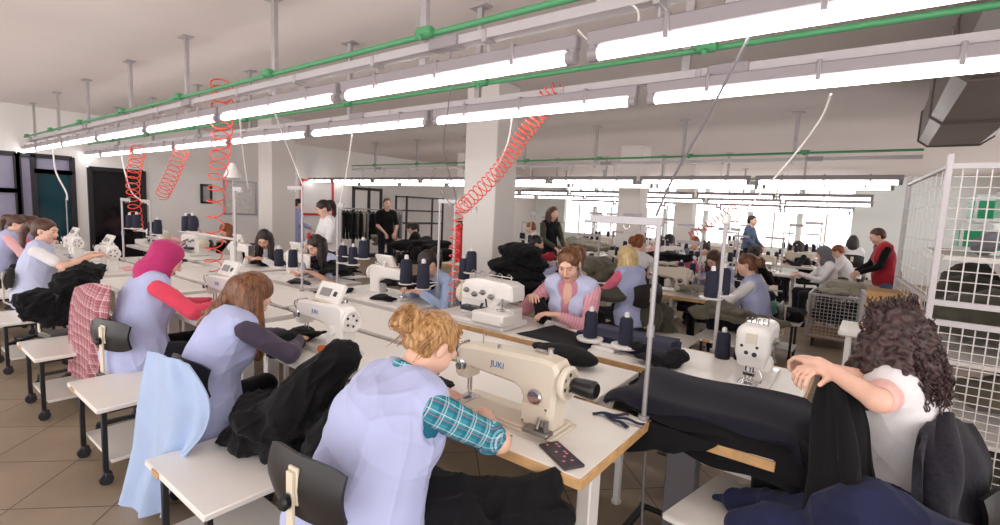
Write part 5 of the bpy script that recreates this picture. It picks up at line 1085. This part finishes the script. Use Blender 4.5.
hp_(606, 293, 4.75, (.36, .25, .13), 'khaki_dark', 'dark olive cloth heap on the low table before the blonde hair', 36)
hp_(600, 268, 5.3, (.42, .3, .24), 'olive', 'olive cloth heap on the bench left of the blonde hair', 37)
hp_(655, 320, 5.0, (.3, .3, .42), 'khaki_dark', 'dark olive garments hanging below the middle bench', 38)
hp_(668, 257, 6.6, (.4, .3, .12), 'black_cloth', 'black cloth pile between the tall pole and the slim pillar', 39)
hp_(733, 313, 5.3, (.52, .25, .17), 'olive', 'olive cloth spread behind the tall two needle machine', 40)
hp_(700, 288, 6.0, (.25, .2, .05), 'olive_light', 'pale olive cloth on the middle bench', 41, ZT)
hp_(772, 308, 6.2, (.09, .08, .16), 'green_cloth', 'pale green cloth hung behind the woman at the bench end', 42)
hp_(690, 266, 7.0, (.2, .15, .12), 'hot_pink', 'pink cloth in the middle of the hall', 43)
q = aty(640, 290, 5.3); dup(c1, (q.x, 5.3, 0), -1.2, 'black backed swivel chair standing empty beside the blonde hair')
hp_(585, 245, 8.2, (.8, .4, .16), 'olive_light', 'grey-olive cloth piled on the bench in the far middle', 45)
hp_(546, 256, 5.6, (.16, .12, .12), 'red_cloth', 'red cloth behind the black garment pile', 46)
# low tables for these
dup(s0, (-1.6, 4.85, 0), 0, 'white side table with dark olive cloth in front of the blonde hair'); tb = aty(733, 315, 5.3); dup(s0, (tb.x, 5.3, 0), 0, 'white side table with olive cloth behind the tall two needle machine')
dup(s0, (atz(785, 300, .6).x, 6.9, 0), .0, 'low table on black casters stacked with black rolls, in the aisle'); ax_ = atz(785, 300, .6).x
for i in range(3): 
    t = thing('cloth_roll', 'black padded roll on the low table in the aisle, ' + ('front one', 'middle one', 'rear one')[i], 'cloth roll', (ax_, 6.78 + .14 * i, .485 + .07), 0, 'rolls on the aisle table')
    s = SDF(); s.cap((-.28, 0, 0), (.28, 0, 0), .068, k=.02); blob('roll', s, .012, 'black_cloth', t, crease=.012, cf=(14, 30), seed=i); MB().lathe([(.025, -.004), (.025, .004)], (.343, 0, 0), (1, 0, 0), 12).build('roll_core', 'card', t)
# ================================================================ coiled hoses and cables
def ipol(pts, n):
    pts = [V(p) for p in pts]; out = []
    for k in range(n + 1):
        u = k / n * (len(pts) - 1); i = min(int(u), len(pts) - 2); f = u - i; a, b, c, d = pts[max(i - 1, 0)], pts[i], pts[i + 1], pts[min(i + 2, len(pts) - 1)]
        out.append(.5 * (2 * b + (c - a) * f + (2 * a - 5 * b + 4 * c - d) * f * f + (3 * b - a - 3 * c + d) * f ** 3))
    return out
def coil(label, pts, R, turns, r=.006, m='red_hose'):
    n = turns * 14; P = ipol(pts, n); out = []; up = None
    for i, p in enumerate(P):
        t = (P[min(i + 1, n)] - P[max(i - 1, 0)]).normalized()
        if up is None: up = t.orthogonal().normalized()
        up = (up - t * up.dot(t)).normalized(); w = t.cross(up); a = 2 * PI * turns * i / n; out.append(p + (up * math.cos(a) + w * math.sin(a)) * R)
    return tag(MB().tube(out, r, 6).build('coiled_hose', m, smooth=60), label, 'hose', None)
coil('big red coiled air hose sagging from the lamps to the stand by the big pillar', [aty(556, 93, 2.9), aty(527, 130, 2.9), aty(497, 172, 2.9), aty(462, 208, 2.95)], .055, 28, .0045)
coil('red coiled air hose hanging straight down by the stand left of the big pillar', [aty(460, 208, 2.95), aty(455, 235, 2.95), aty(454, 268, 2.95), aty(453, 300, 2.95)], .04, 11, .0045)
coil('red coiled air hose hanging straight down from the lamps behind the auburn hair', [aty(222, 84, 1.95), aty(222, 130, 2.1), aty(217, 190, 2.3), aty(213, 268, 2.4)], .085, 17, .0065)
coil('short loose red coil looped over the second rail near the middle', [aty(543, 96, 2.8), aty(549, 90, 2.8), aty(558, 88, 2.8)], .035, 3, .0045)
coil('red coiled hose hanging in front of the dark wall opening', [aty(138, 150, 2.2), aty(133, 185, 2.4), aty(137, 228, 2.6)], .08, 14, .0065)
coil('pale red coiled hose slanting beside the dark wall opening', [aty(182, 150, 2.8), aty(172, 175, 2.8), aty(162, 195, 2.8)], .09, 11, .0065)
coil('faint red coiled hose far off in the middle of the hall', [aty(735, 205, 7.2), aty(712, 222, 7.2), aty(690, 236, 7.2)], .06, 14)
def cable(label, pts, r, m): return tag(MB().tube(ipol(pts, 40), r, 7).build('cable', m, smooth=60), label, 'cable')
cable('thin grey cable running down from the ceiling to the tall grey pole', [aty(768, -6, 1.9), aty(742, 50, 1.93), aty(700, 130, 2.0), aty(672, 180, 2.05), aty(656, 216, 2.07)], .005, 'cable_grey')
cable('white cable hanging from the second lamp row at the right', [aty(831, 94, 2.8), aty(820, 120, 3.0), aty(790, 160, 3.2), aty(735, 222, 3.3)], .005, 'cable_white')
cable('white cable curving past the front of the big pillar', [aty(512, 117, 2.8), aty(507, 145, 2.85), aty(492, 172, 2.9), aty(458, 205, 3.0)], .006, 'cable_white')
cable('grey cable with a loop hanging left of the big pillar', [aty(451, 42, 1.95), aty(449, 100, 2.3), aty(444, 150, 2.6), aty(456, 198, 2.8), aty(450, 203, 2.8), aty(441, 190, 2.8)], .004, 'cable_grey')
cable('white cable from the first lamp row towards the far pillar', [aty(268, 88, 1.95), aty(277, 120, 2.4), aty(293, 160, 2.8), aty(303, 186, 2.9)], .006, 'cable_white')
cable('white cable from the lamps to the thin stand by the wall board', [aty(240, 118, 2.0), aty(243, 150, 2.5), aty(248, 188, 2.8)], .007, 'cable_white')
cable('white cable dropping to the pole before the teal door', [aty(53, 150, 1.95), aty(56, 172, 2.0), aty(66, 192, 2.1), aty(67, 200, 2.1)], .012, 'cable_white')
cable('white cable dropping from the second lamps to the white thread frame', [aty(120, 150, 2.6), aty(127, 180, 2.6), aty(134, 195, 2.7), aty(150, 205, 2.8)], .01, 'cable_white')
cable('white cable looping between the second lamps and the stand right of the hair clip', [aty(352, 135, 2.8), aty(347, 170, 2.9), aty(340, 203, 2.95)], .006, 'cable_white')
cable('white loop of cable beside the junction box over the nearest lamps', [aty(596, 0, 1.9), aty(634, 6, 1.9), aty(636, 28, 1.9), aty(618, 42, 1.9), aty(592, 42, 1.9), aty(578, 30, 1.9)], .004, 'cable_white')
cable('grey cable hanging from the end of the nearest bench', [(-.73, 2.1, .76), (-.72, 2.1, .4), (-.71, 2.12, .02)], .006, 'cable_grey')
# ================================================================ wall things
def board(name, label, cat, y0, y1, z0, z1, frame, face, fw=.04):
    t = thing(name, label, cat, (XL, (y0 + y1) / 2, (z0 + z1) / 2)); W, H = y1 - y0, z1 - z0; f = MB()
    for s in (-1, 1): f.box((.02, s * (W / 2 - fw / 2), 0), (.04, fw, H)); f.box((.02, 0, s * (H / 2 - fw / 2)), (.04, W, fw))
    f.build('frame', frame, t); MB().box((.01, 0, 0), (.012, W - fw, H - fw), ch=.001).build('panel', face, t); return t
mat('paper', 'd8d4d0', .7, vary=.15, vscale=18); mat('board_grey', 'aaa8a8', .5, vary=.08, vscale=12)
board('notice_board', 'white board in a bright red frame on the back left wall', 'board', 7.33, 8.36, 1.27, 2.26, 'red_paint', 'wall_paint', .06)
board('notice_board', 'grey framed notice board of papers left of the far pillar', 'board', 5.35, 6.15, 1.25, 2.08, 'steel', 'paper')
board('picture', 'small dark picture frame on the left wall beside the tall red coil', 'picture', 4.85, 5.1, 1.5, 1.95, 'black_steel', 'board_grey', .05)
board('wall_sign', 'small red sign on the left wall next to the far pillar', 'sign', 6.25, 6.42, 1.5, 1.85, 'red_paint', 'red_paint', .05)
w_ = front('window_9', 9.0, 10.1, 2.15, [(9.04, 9.6, .9, 2.1, 'teal_glass'), (9.6, 10.06, .04, 2.1, 'dark_glass')])
# black shelf frame and clothes rail in the back left
t = thing('shelf_frame', 'tall black metal frame standing against the back left wall', 'rack', (-11.9, 11.2, 0)); 
for x, y in ((-.25, -.8), (.25, -.8), (-.25, .8), (.25, .8)): MB().box((x, y, .98), (.05, .05, 1.96)).build('post', 'black_steel', t)
for z in (.4, 1.1, 1.5, 1.93): 
    m = MB(); m.bar((.25, -.8, z), (.25, .8, z), .04, .04); m.bar((-.25, -.8, z), (-.25, .8, z), .04, .04); m.bar((-.25, -.8, z), (.25, -.8, z), .03, .03); m.bar((-.25, .8, z), (.25, .8, z), .03, .03); m.build('rail', 'black_steel', t)
ra, rb = aty(342, 211, 7.6), aty(402, 212, 8.9); rz_ = math.atan2(rb.y - ra.y, rb.x - ra.x); L = (rb - ra).length; zr = 1.52
t = thing('clothes_rail', 'grey clothes rail full of dark garments in the back left', 'clothes rail', ((ra.x + rb.x) / 2, (ra.y + rb.y) / 2, 0), rz_)
MB().cyl((-L / 2, 0, zr), (L / 2, 0, zr), .018).build('bar', 'steel', t)
for s in (-1, 1): m = MB(); m.cyl((s * L / 2, 0, .05), (s * L / 2, 0, zr), .018); m.bar((s * L / 2, -.25, .05), (s * L / 2, .25, .05), .04, .03); m.build('post', 'steel', t)
dirv = (rb - ra).normalized(); nrm = V((-dirv.y, dirv.x, 0))
for i in range(18):
    f = (i + .6) / 18.5; p = ra + (rb - ra) * f; cm = ['black_cloth', 'black_cloth', 'dark_denim', 'black_cloth', 'khaki_dark', 'black_cloth', 'olive_light', 'grey_cloth'][i % 8 if i < 14 else 6 + i % 2]; rr = random.Random(i)
    t = thing('hanging_garment', {'black_cloth': 'black garment', 'dark_denim': 'dark grey garment', 'khaki_dark': 'dark olive garment', 'olive_light': 'beige garment', 'grey_cloth': 'grey garment'}[cm] + ' on the clothes rail, the %s along it' % ('1st 2nd 3rd 4th 5th 6th 7th 8th 9th 10th 11th 12th 13th 14th 15th 16th 17th 18th'.split()[i]), 'garment', (p.x, p.y, zr), rz_, 'garments on the clothes rail')
    s = SDF(); s.cap((0, -.17, -.14), (0, .17, -.14), .03, k=.03); s.cap((0, 0, -.08), (0, 0, -.12), .04, .06, k=.03); s.box((0, 0, -.45), (.03, .19, .34), rnd=.025, k=.04)
    for q in (-1, 1): s.cap((0, q * .19, -.15), (0, q * .23, -.6), .04, .03, k=.03)
    blob('garment_body', s, .016, cm, t, crease=.015, cf=(10, 26), seed=i); MB().tube([(0, -.18, -.13), (0, 0, -.07), (0, .18, -.13)], .006, 6).tube([(0, 0, -.07), (0, 0, -.02), (.0, .02, .015), (0, 0, .028), (0, -.018, .015)], .003, 5).build('hanger', 'steel', t)
tag(MB().box(aty(386, 238, 8.0), (.34, .3, .2), ch=.02).build('crate', 'red_paint'), 'red plastic crate near the man in black', 'crate')
# fire extinguisher on the big pillar
ex = aty(458, 243, 4.62); t = thing('fire_extinguisher', 'red fire extinguisher hung at the edge of the big pillar', 'fire extinguisher', (ex.x - .02, 4.66, ex.z - .25))
MB().lathe([(.02, 0), (.075, .004), (.08, .03), (.08, .4), (.06, .45), (.025, .48), (.025, .5)]).build('cylinder', 'red_paint', t); m = MB(); m.box((0, -.02, .52), (.03, .12, .02)); m.box((0, -.03, .55), (.025, .1, .012), Euler((.2, 0, 0)).to_matrix()); m.build('valve', 'black_plastic', t); MB().tube([(.02, 0, .5), (.09, 0, .46), (.1, 0, .3), (.09, -.01, .1)], .012, 7).build('hose', 'black_plastic', t); MB().box((0, .09, .3), (.06, .03, .25)).build('bracket', 'black_steel', t)
# ================================================================ wire cage and carts at the right
mat('wire', 'cfc9c8', .4, .2); mat('box_white', 'dfe2e0', .6); mat('box_green', '1f9c6c', .5); mat('screw_jar', 'c9d6e0', .2)
def wire_panel(p0, u, v, nu, nv, r=.003):
    m = MB(); p0, u, v = V(p0), V(u), V(v)
    for i in range(nu + 1): m.cyl(p0 + u * (i / nu), p0 + u * (i / nu) + v, r, seg=6)
    for j in range(nv + 1): m.cyl(p0 + v * (j / nv), p0 + v * (j / nv) + u, r, seg=6)
    return m
yc = 3.3; cg = thing('wire_cage', 'tall white wire mesh cage at the right edge of the picture', 'cage', (.255, yc, 0)); ztop = 1.99; W_ = 1.35
wire_panel((.0, 0, 1.32), (W_, 0, 0), (0, 0, ztop - 1.32), 26, 13).build('upper_mesh', 'wire', cg); wire_panel((.0, 0, .12), (W_, 0, 0), (0, 0, 1.08), 30, 26).build('lower_mesh', 'wire', cg)
wire_panel((0, 0, .12), (-.1, 1.35, 0), (0, 0, ztop - .12), 9, 20, .0016).build('side_mesh', 'wire', cg); wire_panel((W_, 0, .12), (0, 1.35, 0), (0, 0, ztop - .12), 14, 24, .002).build('side_mesh', 'wire', cg)
for x, y in ((0, 0), (-.1, 1.35), (W_, 0), (W_, 1.35)): MB().box((x, y, (ztop + .06) / 2), (.028, .028, ztop + .06), ch=.004).build('post', 'rail_white', cg)
for z in (.1, 1.21, 1.31, ztop): MB().bar((0, 0, z), (W_, 0, z), .022, .03).build('front_rail', 'rail_white', cg); MB().bar((0, 0, z), (-.1, 1.35, z), .02, .02).build('side_rail', 'rail_white', cg)
for z in (.6, 1.0, 1.535): MB().box((W_ / 2, .7, z), (W_ - .06, 1.25, .025)).build('shelf', 'shelf_laminate', cg)
bx0 = None
for i, (x, y, z, s) in enumerate(((.62, 3.75, 1.55, 1), (1.0, 3.75, 1.55, 1), (1.36, 3.78, 1.55, 1), (.66, 3.78, 1.725, 1), (1.03, 3.75, 1.725, 1), (1.38, 3.78, 1.725, 1), (.55, 4.25, 1.55, 1), (.9, 4.3, 1.55, 1), (.6, 4.28, 1.725, 1))):
    lab = 'white box with a green front on the cage shelf, ' + ('lower row next to the post', 'lower row second', 'lower row third', 'upper row next to the post', 'upper row second', 'upper row third', 'lower row at the back', 'lower row back second', 'upper row at the back')[i]
    if bx0 is None:
        bx0 = thing('storage_box', lab, 'box', (x + .03, y, z), 0, 'boxes on the cage shelf'); bx0.scale = (1, 1, .82); MB().box((0, 0, .1), (.34, .3, .2), ch=.006).build('carton', 'box_white', bx0); MB().box((.0, -.152, .1), (.31, .004, .13), ch=.001).build('front_label', 'box_green', bx0); MB().box((-.172, 0, .1), (.004, .26, .13), ch=.001).build('side_label', 'box_green', bx0); m = MB(); m.box((0, 0, .2), (.345, .305, .02), ch=.004); m.build('lid', 'box_white', bx0)
    else: dup(bx0, (x + .03, y, z), 0, lab)
for i, (x, y, z, sx) in enumerate(((.64, 3.75, 1.21, .34), (1.1, 3.78, 1.21, .34), (1.45, 3.8, 1.21, .24), (.62, 4.2, 1.21, .36), (.8, 3.8, .72, .42), (1.3, 3.8, .72, .3), (.7, 3.8, .3, .4), (1.25, 3.8, .3, .35), (.5, 3.6, 1.56, .1))):
    heap('cloth_pile', 'dark grey-olive cloth heap in the wire cage, ' + ('middle shelf beside the post', 'middle shelf in the centre', 'middle shelf at the outer end', 'middle shelf at the back', 'lower shelf beside the post', 'lower shelf at the outer end', 'bottom beside the post', 'bottom at the outer end', 'small one before the boxes')[i], 'cloth', (x, y, z + .06), (sx, (.36 if i < 4 else .3) if i < 8 else .08, (.36 if i < 4 else .24) if i < 8 else .1), ('khaki_dark', 'olive', 'grey_cloth')[i % 3], 60 + i, 8, .016, .03, (10, 26), group='cloth heaps in the cage')
t = thing('cardboard_box', 'brown topped cardboard box left of the wire cage', 'box', (aty(908, 290, 4.3).x - .1, 4.3, 1.02)); MB().box((0, 0, .09), (.22, .25, .18)).build('carton', 'box_white', t); MB().box((0, -.0, .235), (.24, .26, .11)).build('top_carton', 'card', t); t.location.z = .95
t = make_mid('packing_table', 'white table left of the wire cage holding the cardboard box', .5, .5, .945); t.location = (aty(908, 290, 4.3).x - .1, 4.35, 0)
def wire_cart(label, x, y, rz, W, D, H):
    t = thing('wire_cart', label, 'cart', (x, y, 0), rz); m = MB()
    for a, b, c, n in (((-W / 2, -D / 2, .16), (W, 0, 0), None, int(W / .045)), ((-W / 2, D / 2, .16), (W, 0, 0), None, int(W / .045)), ((-W / 2, -D / 2, .16), (0, D, 0), None, int(D / .045)), ((W / 2, -D / 2, .16), (0, D, 0), None, int(D / .045))):
        wire_panel(a, b, (0, 0, H - .16), n, int((H - .16) / .045), .0035).build('mesh_panel', 'wire', t)
    m = MB()
    for sx in (-1, 1):
        for sy in (-1, 1): m.box((sx * W / 2, sy * D / 2, .16 + (H - .16) / 2), (.03, .03, H - .14))
    for z in (.16, H):
        for s in (-1, 1): m.bar((-W / 2, s * D / 2, z), (W / 2, s * D / 2, z), .03, .03); m.bar((s * W / 2, -D / 2, z), (s * W / 2, D / 2, z), .03, .03)
    m.build('frame', 'rail_white', t); MB().box((0, 0, .14), (W, D, .03)).build('base', 'wood', t)
    for sx in (-1, 1):
        for sy in (-1, 1): c = MB(); caster(c, sx * (W / 2 - .08), sy * (D / 2 - .08), .05); c.build('caster', 'caster', t)
    s = SDF(); rr = random.Random(3)
    return t
ct = wire_cart('wire mesh cart on casters in the aisle, heaped with olive cloth', -.27, 8.25, 0, .72, .8, .72)
heap('cloth_pile', 'olive grey cloth heaped on top of the wire cart in the aisle', 'cloth', (-.27, 8.25, .8), (.5, .45, .16), 'olive_light', 71, 10, .015, .04, (8, 20), .73); heap('cloth_pile', 'dark cloth filling the inside of the wire cart in the aisle', 'cloth', (-.27, 8.25, .44), (.42, .46, .32), 'dark_denim', 72, 12, .02, .02, (8, 20), .17)
wc = wire_cart('white slatted crate stand beside the red vested man', aty(884, 300, 6.6).x, 6.6, .1, .34, .5, .95)
# ================================================================ small clutter on the benches
mat('orange_cloth', 'e2703a', .8)
def scrap(px, py, sx, sy, mt, label, seed, z=ZT, sz=.02): c = atz(px, py, z); return heap('cloth_scrap', label, 'cloth scrap', (c.x, c.y, z + sz * .6), (sx, sy, sz), mt, seed, 6, .006, .008, (24, 60), z + .001)
scrap(327, 352, .06, .05, 'orange_cloth', 'small orange scrap beside the bed of the panel topped machine', 81)
scrap(250, 313, .14, .09, 'black_cloth', 'small black cloth scrap on the bench behind the auburn hair', 82, sz=.03)
scrap(128, 270, .2, .1, 'pink_pale', 'pale pink cloth piece on the bench right of the ponytail', 83)
scrap(240, 283, .22, .08, 'black_cloth', 'black strip of cloth on the bench right of the pink headscarf', 84, sz=.03)
scrap(385, 300, .2, .09, 'black_cloth', 'black cloth scrap before the machine beside the big pillar', 85, sz=.03)
scrap(300, 283, .25, .08, 'dark_denim', 'dark cloth panel on the bench before the red hair clip', 86)
scrap(345, 292, .14, .06, 'black_cloth', 'small black cloth scrap by the foot of the thin stand', 87)
scrap(180, 262, .16, .08, 'black_cloth', 'black cloth scrap on the facing bench behind the pink headscarf', 88)
for i, (px, py, lab) in enumerate(((355, 277, 'white paper sheet on the bench in front of the red hair clip'), (268, 277, 'white paper sheet beside the long black hair'), (210, 268, 'white paper sheet at the foot of the tall red coil'))):
    c = atz(px, py, ZT + .002); a = .4 * i; t = MB().box((0, 0, .001), (.21, .297, .0015), ch=.0004).build('paper_sheet', 'white_cloth', loc=(c.x, c.y, ZT + .001), rotz=a); tag(t, lab, 'paper')
# small hooded work lamp above the row before the notice board
q = aty(233, 178, 3.4); t = thing('work_lamp', 'white hooded work lamp on a thin post before the framed wall board', 'lamp', (q.x, 3.4, ZT))
MB().cyl((0, 0, 0), (0, 0, q.z - ZT), .012).build('post', 'rail_white', t); m = MB(); m.lathe([(.13, 0), (.12, .03), (.05, .2), (.03, .22)], (0, 0, q.z - ZT), seg=20); m.build('lamp_shade', 'white_paint', t); MB().lathe([(.1, -.004), (.1, .004)], (0, 0, q.z - ZT + .004), seg=20).build('reflector', 'chrome', t); MB().cyl((0, 0, 0), (0, 0, .02), .05).build('base', 'rail_white', t)
